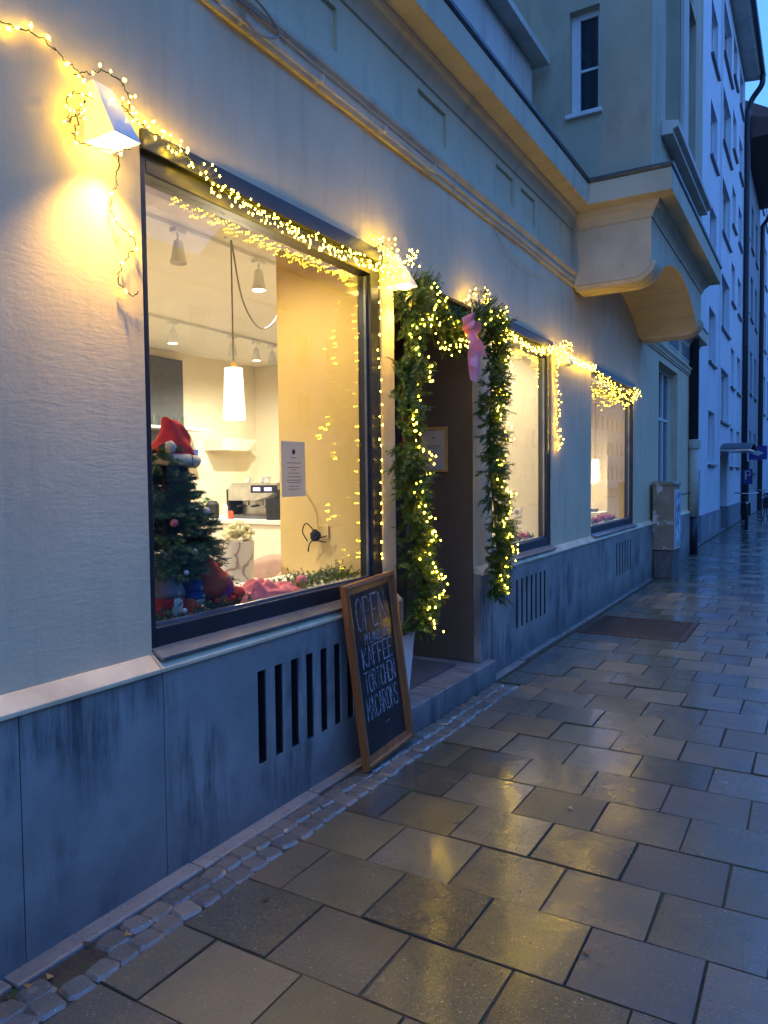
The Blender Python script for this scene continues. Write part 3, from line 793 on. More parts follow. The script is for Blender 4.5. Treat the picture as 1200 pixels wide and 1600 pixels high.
for i in range(6):
    cup(-5.36, 6.75 + i * 0.13, 2.232, 0.045, 0.15, 'glass', ['clear drinking glass first on the long white shelf', 'clear glass second along the white shelf', 'clear glass third along the white shelf behind the hat', 'clear glass fourth along the white shelf', 'clear glass fifth along the white shelf', 'clear glass last along the white shelf'][i], 'glass', 'glasses lined up on the wall shelf')
# extractor box on the back wall
q = MB(); q.add([(-5.598, 8.05, 1.95), (-5.598, 8.65, 1.95), (-5.598, 8.90, 2.12), (-5.598, 8.05, 2.12), (-5.25, 8.05, 1.95), (-5.25, 8.60, 1.95), (-5.25, 8.80, 2.12), (-5.25, 8.05, 2.12)],
    [(0, 1, 2, 3), (7, 6, 5, 4), (0, 4, 5, 1), (1, 5, 6, 2), (2, 6, 7, 3), (3, 7, 4, 0)])
tag(q.build('wall_duct', M['inwall']), 'beige boxed duct high on the wall above the coffee machine', 'duct')
# counter
ct = thing('service_counter', 'pale cream service counter with white top carrying the coffee machine', 'counter', (-3.3, 6.55, 0))
q = MB(); q.box(-1.0, 1.15, -0.33, 0.35, 0.0, 1.03); q.build('body', M['inwhite'], ct)
q = MB(); q.box(-1.03, 1.18, -0.37, 0.38, 1.03, 1.075); q.build('top', M['white'], ct, bevel=.004)
# espresso machine
em = thing('espresso_machine', 'steel espresso machine with blue lit displays on the counter', 'coffee machine', (-3.30, 6.55, 1.075))
q = MB(); q.prism([(-0.36, 0.20), (-0.36, 0.34), (-0.30, 0.40), (0.34, 0.40), (0.40, 0.33), (0.22, 0.24), (0.05, 0.20)], -0.16, 0.24); q.build('body', M['steel'], em, bevel=.01)
q = MB(); q.box(-0.30, 0.34, 0.02, 0.24, 0.02, 0.20); q.build('back_panel', M['steel'], em)
q = MB(); q.box(-0.34, 0.38, -0.18, 0.24, 0.0, 0.035); q.build('drip_tray', M['slatgrey'], em)
for xx in (-0.15, 0.05, 0.25):
    q = MB(); q.lathe([(0.035, 0), (0.035, .06), (0.02, .07)], (xx, -0.08, 0.15), 12); gh = q.build('group_head', M['steel'], em)
    q = MB(); q.tube([(xx, -0.10, 0.15), (xx, -0.24, 0.14)], 0.012); q.build('handle', M['dark'], gh)
for xx in (0.02, 0.18):
    q = MB(); q.box(xx, xx + .10, -0.170, -0.163, 0.31, 0.35); q.build('display', M['led_blue'], em)
q = MB(); q.box(-0.02, 0.36, -0.163, -0.158, 0.29, 0.375); q.build('control_panel', M['dark'], em)
q = MB(); q.box(-0.40, -0.36, -0.14, 0.2, 0.035, 0.33); q.build('side_panel', M['dark'], em)
gr = thing('coffee_grinder', 'black coffee grinder with hopper and blue light beside the machine', 'grinder', (-2.66, 6.50, 1.075))
q = MB(); q.box(-0.10, 0.10, -0.1, 0.14, 0.0, 0.03); q.box(-0.07, 0.07, -0.05, 0.12, 0.03, 0.27); q.build('body', M['dark'], gr, bevel=.008)
q = MB(); q.lathe([(0.03, .27), (0.04, .30), (0.085, .37), (0.09, .44), (0.08, .44)], (0, .03, 0), 16); q.build('hopper', M['glass'], gr)
q = MB(); q.lathe([(0.095, .44), (0.095, .455), (0.01, .46)], (0, .03, 0), 16); q.build('lid', M['dark'], gr)
q = MB(); q.box(-0.035, 0.035, -0.06, -0.052, 0.19, 0.25); q.build('display', M['led_blue'], gr)
q = MB(); q.lathe([(0.09, 0), (0.10, .23), (0.09, .23)], (0, 0, 0), 18); o = q.build('knock_box', M['dark']); o.location = (-2.93, 6.32, 1.075); tag(o, 'black round bin on the counter before the machine', 'bin')
for (x, y, r, h, mt, lb) in ((-3.62, 6.30, .03, .16, 'white', 'white milk carton beside the machine on the counter'), (-3.52, 6.28, .03, .09, 'orange', 'small orange jar beside the white carton'), (-3.85, 6.34, .075, .20, 'dark', 'dark round canister at the counter end')):
    q = MB(); q.lathe([(r, 0), (r, h * .8), (r * .6, h), (r * .3, h)], (0, 0, 0), 14); o = q.build('jar' if h < .1 else ('canister' if mt == 'dark' else 'carton'), M[mt]); o.location = (x, y, 1.075); tag(o, lb, 'container')

for i, (x, y) in enumerate([(-3.55, 6.62), (-3.42, 6.70), (-3.28, 6.64), (-3.15, 6.72)]):
    cup(x, y, 1.477, .035, .07, 'white', ['white cup at the wall end on the coffee machine', 'second white cup upon the coffee machine', 'third white cup upon the coffee machine', 'white cup nearest the grinder on the coffee machine'][i], 'cup', 'cups warming on the coffee machine')
pt = thing('potted_herb', 'small green potted herb on the counter end beside the canister', 'plant', (-4.0, 6.40, 1.077))
q = MB(); q.lathe([(.05, 0), (.065, .10), (.055, .10), (.05, .09)], (0, 0, 0), 14); q.build('pot', M['white'], pt)
q = MB()
for i in range(60):
    a = random.uniform(0, 2 * PI); r_ = random.uniform(0, .14); z_ = .10 + random.uniform(0, .14); c_ = Vector((math.cos(a) * r_, math.sin(a) * r_, z_)); d_ = Vector((math.cos(a), math.sin(a), .5)).normalized() * .035; e_ = Vector((-math.sin(a), math.cos(a), 0)) * .014
    q.add([c_ - d_, c_ + e_, c_ + d_, c_ - e_], [(0, 1, 2, 3)])
stuff(q.build('leaves', M['fir2'], pt))

# tracks, spots, pendants
def track(x, y0, y1, label):
    q = MB(); q.box(x - .018, x + .018, y0, y1, 3.27, 3.299); return tag(q.build('light_track', M['white']), label, 'light track')
track(-1.75, 1.5, 5.8, 'white ceiling light track close to the shop window'); track(-4.05, 3.0, 9.1, 'second white ceiling light track deep in the room')
SG = 'spotlights on the ceiling tracks'
def spot(x, y, lit, label, aim=(0.0, 0.0, -1.0), power=60):
    t = thing('track_spotlight', label, 'spotlight', (x, y, 3.27), SG)
    q = MB(); q.box(-.03, .03, -.05, .05, -0.03, 0.0); q.build('adapter', M['white'], t)
    q = MB(); q.tube([(0, 0, -.03), (0, 0, -.09)], .008); q.build('stem', M['white'], t)
    q = MB(); q.lathe([(0.025, -0.08), (0.032, -0.09), (0.05, -0.20), (0.062, -0.24), (0.057, -0.24), (0.045, -0.20)], (0, 0, 0), 16); q.build('head', M['white'], t)
    if lit:
        q = MB(); q.lathe([(0.001, -0.232), (0.054, -0.232), (0.054, -0.228), (0.001, -0.228)], (0, 0, 0), 16); q.build('lens', M['spotface'], t)
        l = bpy.data.lights.new('spot_bulb', 'SPOT'); l.energy = power * LS; l.color = (1.0, 0.88, 0.68); l.spot_size = R(140); l.spot_blend = 0.8; l.shadow_soft_size = 0.05
        o = bpy.data.objects.new('spot_bulb', l); col.objects.link(o); o.parent = t; o.location = (0, 0, -0.25)
        o.rotation_euler = Vector(aim).to_track_quat('-Z', 'Y').to_euler()
SP = 450
spot(-1.75, 3.83, False, 'unlit white spotlight nearest the street on the first track', power=SP)
spot(-1.75, 4.70, True, 'lit spotlight beside the looped pendant cord', (-0.5, .3, -1), SP)
spot(-1.75, 2.2, True, 'lit spotlight at the near end of the first track above the display', (-.3, .2, -1), SP)
spot(-4.05, 5.98, True, 'lit spotlight on the rear track over the counter end', (-.4, 0, -1), SP)
spot(-4.05, 6.95, False, 'unlit spotlight on the rear track behind the pendant cord')
spot(-4.05, 7.40, True, 'lit spotlight on the rear track near the room corner', (-.3, .3, -1), SP)
spot(-4.05, 7.72, False, 'unlit last spotlight of the rear track by the corner')
spot(-4.05, 4.2, True, 'lit spotlight on the rear track hidden behind the window frame', (-.6, 0, -1), SP)
def pendant(x, y, zb, label, cordz=3.3, loop=False, h=0.38, r=0.082, power=60):
    t = thing('pendant_lamp', label, 'pendant lamp', (x, y, zb))
    q = MB(); q.lathe([(r, 0), (r * .80, h), (r * .78, h), (r * .97, 0.004)], (0, 0, 0), 24)
    q.build('shade', M['pendant'], t, smooth=True)
    q = MB(); q.tube([(0, 0, h), (0, 0, h + .05)], .02, 10); q.build('socket_cap', M['goldwood'], t)
    q = MB(); q.lathe([(.05, cordz - zb - .03), (.05, cordz - zb - .001)], (0, 0, 0), 12); q.build('ceiling_rose', M['white'], t)
    q = MB(); q.tube([(0, 0, h + .05), (0, 0, cordz - zb)], .006); q.build('cord', M['greycable'], t)
    if loop:
        pts = spline([(0, 0, cordz - zb - .02), (.0, .12, cordz - zb - .45), (0, .33, cordz - zb - .62), (0, .55, cordz - zb - .45), (0, .66, cordz - zb - .03)], 8)
        q = MB(); q.tube(pts, .006); q.build('slack_cord', M['greycable'], t)
    l = bpy.data.lights.new('pendant_bulb', 'POINT'); l.energy = power * LS; l.color = (1.0, 0.76, 0.45); l.shadow_soft_size = 0.08
    o = bpy.data.objects.new('pendant_bulb', l); col.objects.link(o); o.parent = t; o.location = (0, 0, -0.05)
pendant(-1.6, 4.21, 1.955, 'glowing white cylinder pendant lamp with looped cord behind the wide window', loop=True)
pendant(-1.5, 14.2, 1.50, 'glowing pendant lamp seen through the last shop window', h=.34, r=.08, power=120)
for (x, y) in ((-1.2, 10.5), (-1.2, 12.6)):
    spot(x, y, True, 'lit ceiling spotlight in the last shop room near the ' + ('window' if y < 11 else 'far end'), (-.2, .3, -1), 330)
spot(-1.0, 6.2, True, 'lit ceiling spotlight above the middle shop window', (.2, .3, -1), 90)

def downlight(x, y, label, power):  # unseen lamps, added to brighten the niche, tree and displays
    t = thing('added_downlight', label, 'downlight', (x, y, 2.898), 'downlights added to brighten the window displays')
    q = MB(); q.lathe([(.045, -.006), (.055, -.004), (.055, .0), (.045, .0)], (0, 0, 0), 18); q.build('trim_ring', M['white'], t)
    q = MB(); q.lathe([(.001, -.003), (.042, -.003), (.042, .001), (.001, .001)], (0, 0, 0), 16); q.build('lens', M['spotface'], t)
    l = bpy.data.lights.new('added_fill_bulb', 'SPOT'); l.energy = power * LS; l.color = (1.0, 0.74, 0.36); l.spot_size = R(165); l.spot_blend = 0.6; l.shadow_soft_size = 0.045
    o = bpy.data.objects.new('added_fill_bulb', l); col.objects.link(o); o.parent = t; o.location = (0, 0, -.012)
downlight(-.52, 2.9, 'small round downlight added to light the wide window display', 105)
downlight(-.17, 2.03, 'small round downlight added to light the christmas tree', 300)
downlight(-.52, 5.9, 'small round downlight added to light the middle window display', 120)
downlight(-.52, 9.2, 'small round downlight added to light the last window display', 150)

# socket with tangled plug on niche wall
so_ = thing('wall_socket', 'white wall socket on the ochre niche wall with black plug adapter', 'socket', (-0.41, 3.647, 1.19))
q = MB(); q.box(-.04, .04, -.012, 0, -.04, .04); q.build('plate', M['niche'], so_, bevel=.004)
q = MB(); q.ball((-0.03, -.05, -.02), 0.035, 8, 1, .9, .9, 0.004); q.build('plug', M['dark'], so_)
for pts in ([(-.03, -.05, 0), (-.10, -.04, .05), (-.13, -.04, .0), (-.10, -.03, -.06)], [(-.03, -.05, -.02), (.02, -.05, -.03), (.05, -.04, -.02)], [(-.03, -.05, -.04), (-.07, -.05, -.07), (-.09, -.04, -.12)], [(-.03, -.05, -.05), (.04, -.04, -.06)]):
    q = MB(); q.tube(spline(pts, 5), .004, 5); q.build('cable', M['dark'], so_)
q = MB(); q.tube(spline([(-.02, -.03, .03), (-.05, -.01, .12), (-.10, -.008, .20), (-.16, -.006, .27), (-.22, -.006, .36)], 5), .003, 5); q.build('lead', M['goldwood'], so_)
ws = thing('wall_socket', 'white wall socket low on the wall inside the middle shop window', 'socket', (-0.33, 6.754, 1.17))
q = MB(); q.box(-.04, .04, -.01, 0, -.04, .04); q.build('plate', M['white'], ws, bevel=.004)
q = MB(); q.lathe([(.022, 0), (.022, .004), (.018, .004), (.018, .001)], (0, 0, 0), 14); r_ = q.build('inset', M['greycable'], ws); r_.rotation_euler = (PI / 2, 0, 0); r_.location = (0, -.01, 0)

# notice taped to the glass
nt_ = thing('paper_notice', 'white paper notice with printed lines taped inside the wide window', 'notice', (-0.068, 2.91, 1.555))
q = MB(); q.box(-.0012, .0, -0.095, 0.095, -0.135, 0.135); q.build('sheet', M['paper'], nt_)
q = MB(); q.lathe([(.013, 0), (.013, .0004), (.0105, .0004), (.0105, 0)], (0, 0, 0), 16); e_ = q.build('printed_emblem', M['ink'], nt_); e_.rotation_euler = (0, PI / 2, 0); e_.location = (.0005, 0.0, .085)
rows_ = [(.055, .02), (.030, .055), (.008, .05), (-.004, .02), (-.020, .045), (-.038, .05), (-.054, .06), (-.066, .05), (-.084, .04), (-.098, .045)]
for z, hw in rows_:
    q = MB(); yy = -hw
    while yy < hw:
        L = random.uniform(.006, .016); q.box(.0002, .0008, yy, min(hw, yy + L), z - .002, z + .002); yy += L + .003
    q.build('printed_line', M['ink'], nt_)

# ------------------------------------------------------------------ chairs and table
def chair(x, y, rz, label):
    t = thing('cafe_chair', label, 'chair', (x, y, 0.02), 'pink shell chairs at the cafe table', rz)
    q = MB(); q.ball((0, 0, .44), .24, 10, .22); q.build('seat', M['cushion'], t, smooth=True)
    vs = []; fs = []; n = 14
    for j, z in enumerate((.40, .55, .72, .80)):
        for i in range(n):
            a = lerp(-PI * .62, PI * .62, i / (n - 1)); rr = .27 + j * .012
            zz = z - (.22 if j == 3 else .12 if j == 2 else 0) * (abs(a) / (PI * .62)) ** 3
            vs.append((math.sin(a) * rr, math.cos(a) * rr, zz))
    for j in range(3):
        for i in range(n - 1): fs.append((j * n + i, j * n + i + 1, (j + 1) * n + i + 1, (j + 1) * n + i))
    q = MB(); q.add(vs, fs); o = q.build('backrest', M['pinkchair'], t, smooth=True)
    md = o.modifiers.new('thick', 'SOLIDIFY'); md.thickness = 0.035
    for sx in (-1, 1):
        for sy in (-1, 1):
            q = MB(); q.tube([(sx * .13, sy * .13, .40), (sx * .22, sy * .22, 0)], [.014, .009], 8); q.build('leg', M['dark'], t)
chair(-2.15, 5.15, R(-20), 'pink shell chair with dark cushion nearer the window'); chair(-1.9, 5.70, R(10), 'pink shell chair close to the counter front')
tb = thing('side_table', 'small dark round table carrying the veined ceramic vase', 'table', (-0.95, 3.35, 0.02))
q = MB(); q.lathe([(.19, .83), (.20, .84), (.20, .855), (.19, .86)], (0, 0, 0), 24); q.build('top', M['slatgrey'], tb)
q = MB(); q.tube([(0, 0, .02), (0, 0, .83)], .025, 10); q.build('stem', M['slatgrey'], tb)
q = MB(); q.lathe([(.16, 0), (.16, .015), (.03, .03)], (0, 0, 0), 20); q.build('foot', M['slatgrey'], tb)
vz = thing('ceramic_vase', 'white veined cylinder vase on a plate with cream flowers', 'vase', (-0.93, 3.42, 0.88))
q = MB(); q.lathe([(.15, 0), (.165, .012), (.15, .012)], (0, 0, 0), 28); q.build('plate', M['white'], vz)
q = MB(); q.lathe([(.12, .012), (.125, .13), (.13, .255), (.118, .255), (.11, .03)], (0, 0, 0), 28); q.build('body', M['marble'], vz, smooth=False)
q = MB()
for i in range(70):
    a = random.uniform(0, 2 * PI); rr = random.uniform(0, .11); q.ball((.02 + math.cos(a) * rr * .9, .03 + math.sin(a) * rr, .28 + random.uniform(0, .09) * (1 - rr / .15)), random.uniform(.012, .02), 5, 1, 1, 1, .005)
stuff(q.build('flower_cluster', M['flower'], vz))

# ------------------------------------------------------------------ fir foliage
def sprig(mb, base, d, L, n, nl, nw=0.0016, spread=0.75):
    d = Vector(d).normalized(); a = d.orthogonal().normalized(); b = d.cross(a)
    base = Vector(base); vs = []; fs = []
    for i in range(n):
        t = (i + random.random()) / n
        p = base + d * (L * t); ang = random.uniform(0, 2 * PI)
        s_ = a * math.cos(ang) + b * math.sin(ang)
        nd = (d * (1 - spread * .6) + s_ * spread + Vector((0, 0, -.08))).normalized()
        ll = nl * random.uniform(.7, 1.1) * (1 - .35 * t)
        side = nd.cross(d)
        if side.length < 1e-4: continue
        side = side.normalized() * nw
        k = len(vs); vs += [p - side, p + side, p + nd * ll]; fs.append((k, k + 1, k + 2))
    mb.add(vs, fs)
def garland(path, rad, density, label, name='fir_garland', taper=None, stray=0.07):
    pts = spline(path, 12)
    t = thing(name, label, 'garland', pts[0])
    o0 = pts[0]
    q = MB(); q.tube([p - o0 for p in pts], .006, 5); q.build('core_wire', M['twig'], t)
    L = [0]
    for a, b in zip(pts[:-1], pts[1:]): L.append(L[-1] + (b - a).length)
    n = int(L[-1] * density); q = MB(); tw = MB()
    for i in range(n):
        s_ = random.random() * L[-1]; k = max(j for j in range(len(L)) if L[j] <= s_); k = min(k, len(pts) - 2)
        f = (s_ - L[k]) / max(1e-6, L[k + 1] - L[k]); p = pts[k].lerp(pts[k + 1], f)
        tan = (pts[k + 1] - pts[k]).normalized(); u = tan.orthogonal().normalized(); v = tan.cross(u)
        a = random.uniform(0, 2 * PI); side = u * math.cos(a) + v * math.sin(a)
        if side.x < -0.45: side.x *= -1
        r = rad * (taper(s_ / L[-1]) if taper else 1) * random.uniform(.75, 1.15) * (1 + .28 * math.sin(s_ * 21) * math.sin(s_ * 8.3 + 1))
        if random.random() < stray: r *= 1.3
        d = (side + tan * random.uniform(-.3, .8) + Vector((0, 0, random.uniform(-.35, .25)))).normalized()
        b0 = p - o0
        tw.tube([b0, b0 + d * r * .98], [.003, .0015], 3, False)
        sprig(q, b0 + d * r * .12, d, r * .9, 64, .034, .0024)
        for _ in range(2):
            d2 = (d + Vector((random.uniform(-1, 1), random.uniform(-1, 1), random.uniform(-1, 1))) * .7).normalized()
            sprig(q, b0 + d * r * random.uniform(.3, .6), d2, r * .55, 34, .030, .0024)
    stuff(q.build('foliage', M['fir'], t)); stuff(tw.build('twig_stems', M['twig'], t))
    return pts
GX = 0.125
gl_pts = garland([(GX, 3.80, 2.58), (GX, 3.74, 2.30), (GX, 3.68, 1.95), (GX, 3.69, 1.60), (GX, 3.76, 1.30), (GX, 3.80, 1.05), (GX - .01, 3.90, .86), (GX, 3.84, .62)], .128, 230,
    'green fir garland with lights hanging down beside the chalkboard and planter', taper=lambda s: 1.0 if s < .93 else .75)
gr_pts = garland([(GX, 4.86, 2.66), (GX, 5.02, 2.45), (GX, 4.98, 2.1), (GX, 4.95, 1.8), (GX, 4.99, 1.45), (GX, 5.06, 1.2), (GX, 5.08, .95), (GX, 5.02, .66)], .134, 250,
    'green fir garland with lights hanging between doorway and middle shop window', taper=lambda s: 1.05 if s < .9 else .8)
gt_pts = garland([(GX - .02, 3.80, 2.60), (GX - .03, 4.0, 2.52), (GX - .03, 4.25, 2.46), (GX - .03, 4.5, 2.47), (GX - .03, 4.70, 2.56), (GX, 4.88, 2.66)], .138, 250,
    'green fir garland swag draped over the doorway carrying the pink bow')

# pink bow
bw = thing('pink_bow', 'sheer pink ribbon bow tied to the garland over the doorway', 'bow', (0.27, 4.26, 2.44))
bw.scale = (1.25, 1.25, 1.25)
def loop_ribbon(c, a, b, wv, n=14):
    q = MB(); vs = []; fs = []
    for i in range(n + 1):
        t = 2 * PI * i / n; r = math.sin(t / 2) ** .7
        p = Vector(c) + Vector(a) * r * (0.5 - .5 * math.cos(t / 2) * 0) * 1.0 * math.sin(t / 2) + Vector(b) * math.sin(t) * .5
        vs += [p - Vector(wv), p + Vector(wv)]
    for i in range(n): fs.append((2 * i, 2 * i + 1, 2 * i + 3, 2 * i + 2))
    q.add(vs, fs); return q
for a, b in (((.05, -.10, .07), (.02, .02, .06)), ((-.04, .10, .09), (.02, .02, -.06)), ((.03, .15, -.03), (.03, .0, .06)), ((.06, -.08, -.01), (.0, .02, .05))):
    loop_ribbon((0, 0, 0), a, b, (.012, .018, .01)).build('loop', M['ribbon'], bw, smooth=True)
q = MB(); q.ball((0, 0, 0), .024, 8, 1.2, 1, 1); q.build('knot', M['ribbon'], bw, smooth=True)
for pts in ([(0, 0, 0), (.02, -.01, -.09), (.01, .01, -.17), (.02, .02, -.27)], [(0, 0, 0), (.02, .05, -.08), (.02, .06, -.16), (.015, .05, -.24)], [(0, 0, 0), (.01, .09, -.05), (.02, .15, -.13)], [(0, 0, 0), (.03, .02, -.07), (.02, .03, -.13), (.03, -.01, -.20)]):
    sp_ = spline(pts, 6); vs = []; fs = []
    for i, p in enumerate(sp_):
        wv = Vector((.010, .012 + .012 * (i / len(sp_)), .006 * math.sin(i))); vs += [p - wv, p + wv]
    for i in range(len(sp_) - 1): fs.append((2 * i, 2 * i + 1, 2 * i + 3, 2 * i + 2))
    q = MB(); q.add(vs, fs); q.build('ribbon_tail', M['ribbon'], bw, smooth=True)

# ------------------------------------------------------------------ string lights
def strand(name, label, pts, nb, jitter=(0.01, 0.02, 0.03), mat='bulb', r=0.0042, cable=True, single=False, drop=0.0, origin=None, droop=None):
    sp_ = spline(pts, 10) if len(pts) > 1 else [Vector(pts[0])]
    t = thing(name, label, 'string lights', sp_[0], 'warm string lights on the cafe front'); o0 = sp_[0]
    if cable:
        cp = [p - o0 + Vector((random.uniform(-.004, .004), random.uniform(-.008, .008), random.uniform(-.008, .008))) for p in sp_]
        q = MB(); q.tube(cp, .0022, 4); q.build('cable', M['cable'], t)
    L = [0]
    for a, b in zip(sp_[:-1], sp_[1:]): L.append(L[-1] + (b - a).length)
    q = MB(); wr = MB()
    for i in range(nb):
        s_ = (i + random.uniform(.1, .9)) / nb * L[-1]; k = max(j for j in range(len(L)) if L[j] <= s_); k = min(k, len(sp_) - 2)
        f = (s_ - L[k]) / max(1e-6, L[k + 1] - L[k]); p = sp_[k].lerp(sp_[k + 1], f) - o0
        d = Vector((random.uniform(-.2, 1) * jitter[0], random.uniform(-1, 1) * jitter[1], random.uniform(-1, 1) * jitter[2] - random.random() * drop * (droop(s_ / L[-1]) if droop else 1)))
        if single:
            b = MB(); b.octa((0, 0, 0), r * 1.1, 1.5); ob = b.build('bulb', M[mat], t); ob.location = p + d; ob.rotation_euler = (random.uniform(-1, 1), random.uniform(-1, 1), 0)
        else: q.octa(p + d, r * random.uniform(.8, 1.15))
        wr.tube([p, p + d], .0012, 3, False)
    if not single: stuff(q.build('bulbs_mass', M[mat], t)) ; t.children[-1].name = 'bulb_lights'
    stuff(wr.build('lead_wire', M['cable'], t))
    return t
strand('string_light', 'loose light string with few bulbs on bare plaster leading to the first wall lamp', [(.02, 1.22, 2.96), (.02, 1.40, 2.885), (.02, 1.50, 2.905), (.02, 1.60, 2.88), (.03, 1.69, 2.83)], 9, (.012, .01, .02), 'bulb_out', .0065, single=True)
strand('string_light', 'lights wound around the first wall lamp beside the wide window', [(.03, 1.64, 2.83), (.10, 1.68, 2.845), (.12, 1.76, 2.83), (.08, 1.80, 2.78), (.02, 1.64, 2.78), (.02, 1.62, 2.68), (.10, 1.62, 2.72), (.03, 1.63, 2.63), (.10, 1.70, 2.605), (.16, 1.74, 2.60)], 30, (.02, .02, .02), r=.0046)
strand('string_light', 'lights dangling down the plaster beneath the first wall lamp', [(.08, 1.77, 2.62), (.03, 1.80, 2.56), (.02, 1.78, 2.48), (.02, 1.79, 2.42), (.02, 1.88, 2.36), (.02, 1.84, 2.29), (.02, 1.80, 2.22), (.02, 1.84, 2.17), (.02, 1.89, 2.18)], 7, (.012, .01, .01), 'bulb_out', .0062, single=True)
strand('string_light', 'lights running from the first wall lamp along the dark window header', [(.06, 1.80, 2.80), (.03, 1.92, 2.78), (.035, 2.10, 2.755), (.035, 2.28, 2.71)], 38, (.03, .03, .035), r=.0044)
strand('string_light', 'curtain of lights hanging along the top of the wide window', [(.04, 2.24, 2.70), (.04, 2.5, 2.68), (.04, 2.8, 2.67), (.04, 3.1, 2.67), (.04, 3.4, 2.68), (.04, 3.62, 2.71)], 165, (.03, .02, .018), drop=.05, r=.0042)
strand('string_light', 'dense knot of lights on the second wall lamp by the doorway', [(.05, 3.50, 2.75), (.05, 3.60, 2.80), (.08, 3.66, 2.76), (.05, 3.62, 2.70), (.05, 3.58, 2.64), (.12, 3.66, 2.66), (.16, 3.72, 2.76), (.12, 3.82, 2.74)], 70, (.05, .04, .04))
strand('string_light', 'few lights hanging down the dark frame of the wide window', [(.02, 3.60, 2.66), (.015, 3.59, 2.2), (.015, 3.60, 1.7), (.015, 3.6, 1.2), (.015, 3.6, 1.0)], 26, (.02, .012, .01), r=.0045)
def along(pts, a, b, off=0): 
    n = len(pts); return [pts[int(lerp(a, b, i / 14) * (n - 1))] for i in range(15)]
def garl_lights(pts, turns, rad, nb, label):
    pp = along(pts, 0, 1); out = []
    for i, p in enumerate(pp):
        a = i / 14 * turns * 2 * PI; out.append(p + Vector((.085 + .035 * math.cos(a), rad * math.sin(a) * 1.0, 0)))
    strand('string_light', label, out, nb, (.06, .035, .03), r=.0048)
garl_lights(gl_pts, 5, .11, 105, 'lights woven through the garland beside the chalkboard')
garl_lights(gr_pts, 5, .09, 92, 'lights woven through the garland beside the middle window')
garl_lights(gt_pts, 1, .03, 26, 'lights woven through the garland swag over the doorway')
strand('string_light', 'lights drooping beneath the garland swag at the door top', [(.2, 3.85, 2.45), (.2, 3.98, 2.36), (.2, 4.1, 2.30), (.2, 4.25, 2.36), (.2, 4.4, 2.44)], 34, (.05, .05, .05), drop=.04)
strand('string_light', 'knot of lights on the third wall lamp above the garland top', [(.05, 4.70, 2.68), (.05, 4.80, 2.78), (.12, 4.9, 2.80), (.05, 5.0, 2.74)], 20, (.04, .03, .03))
strand('string_light', 'curtain of lights along the top of the middle window', [(.06, 5.05, 2.76), (.05, 5.25, 2.70), (.04, 5.5, 2.66), (.04, 5.9, 2.62), (.04, 6.3, 2.63), (.04, 6.7, 2.70)], 150, (.035, .02, .02), drop=.05)
strand('string_light', 'knot of lights on the fourth wall lamp between two windows', [(.04, 6.72, 2.70), (.12, 6.8, 2.74), (.12, 6.9, 2.68), (.04, 6.78, 2.62)], 26, (.04, .03, .03))
strand('string_light', 'short light string hanging down the wall right after the middle window frame'.replace('right ', 'just '), [(.03, 6.83, 2.62), (.03, 6.84, 2.4), (.03, 6.90, 2.2), (.03, 6.86, 2.0), (.03, 6.98, 1.85), (.03, 6.85, 1.76)], 34, (.02, .03, .02), r=.0046)
strand('string_light', 'string of lights on bare wall linking the middle and last windows', [(.03, 6.9, 2.72), (.03, 7.3, 2.66), (.03, 7.7, 2.66), (.03, 8.2, 2.68)], 95, (.03, .03, .035), r=.0052)
strand('string_light', 'thick light curtain sagging across the top of the last window', [(.04, 8.2, 2.66), (.04, 8.9, 2.62), (.04, 9.6, 2.58), (.04, 10.4, 2.66)], 150, (.05, .06, .05), drop=.16, droop=lambda s: .3 + math.sin(PI * min(1, s)), r=.0034)

# ------------------------------------------------------------------ wall lamps
def wall_lamp(y, z, lit, label, energy=5.0):
    t = thing('wall_lamp', label, 'wall lamp', (0, y, z), 'white wedge wall lamps above the shop windows')
    # wedge: narrow top at wall, broad bottom
    w0, w1, d0, d1, h = .036, .054, .035, .150, .20
    vo = [(0.002, -w0, h), (0.002, w0, h), (d0, w0, h), (d0, -w0, h), (0.002, -w1, 0), (0.002, w1, 0), (d1, w1, 0), (d1, -w1, 0)]
    q = MB(); q.add(vo, [(0, 1, 2, 3), (4, 0, 3, 7), (0, 4, 5, 1), (1, 5, 6, 2), (3, 2, 6, 7)])
    s_ = q.build('housing', M['offwhite'], t); md = s_.modifiers.new('thick', 'SOLIDIFY'); md.thickness = .004; md.offset = -1
    q = MB(); q.lathe([(.001, 0), (.045, .0), (.055, .02), (.045, .045), (.001, .055)], (.095, 0, -.012), 16, .80, .80); q.build('glass_bowl', M['lampglow'] if lit else M['white'], t, smooth=True)
    if lit:
        l = bpy.data.lights.new('lamp_bulb', 'SPOT'); l.energy = energy * LS; l.color = (1.0, .60, .14); l.shadow_soft_size = .03; l.spot_size = R(112); l.spot_blend = 1.0
        o = bpy.data.objects.new('lamp_bulb', l); col.objects.link(o); o.parent = t; o.location = (.105, 0, -.03)
wall_lamp(1.745, 2.645, True, 'lit white wedge wall lamp before the wide window', 62)
wall_lamp(3.76, 2.60, True, 'lit white wedge wall lamp over the chalkboard side of the doorway', 50)
wall_lamp(4.98, 2.60, False, 'unlit white wedge wall lamp half buried in the garland')
wall_lamp(6.93, 2.56, False, 'unlit white wedge wall lamp between middle and last window')

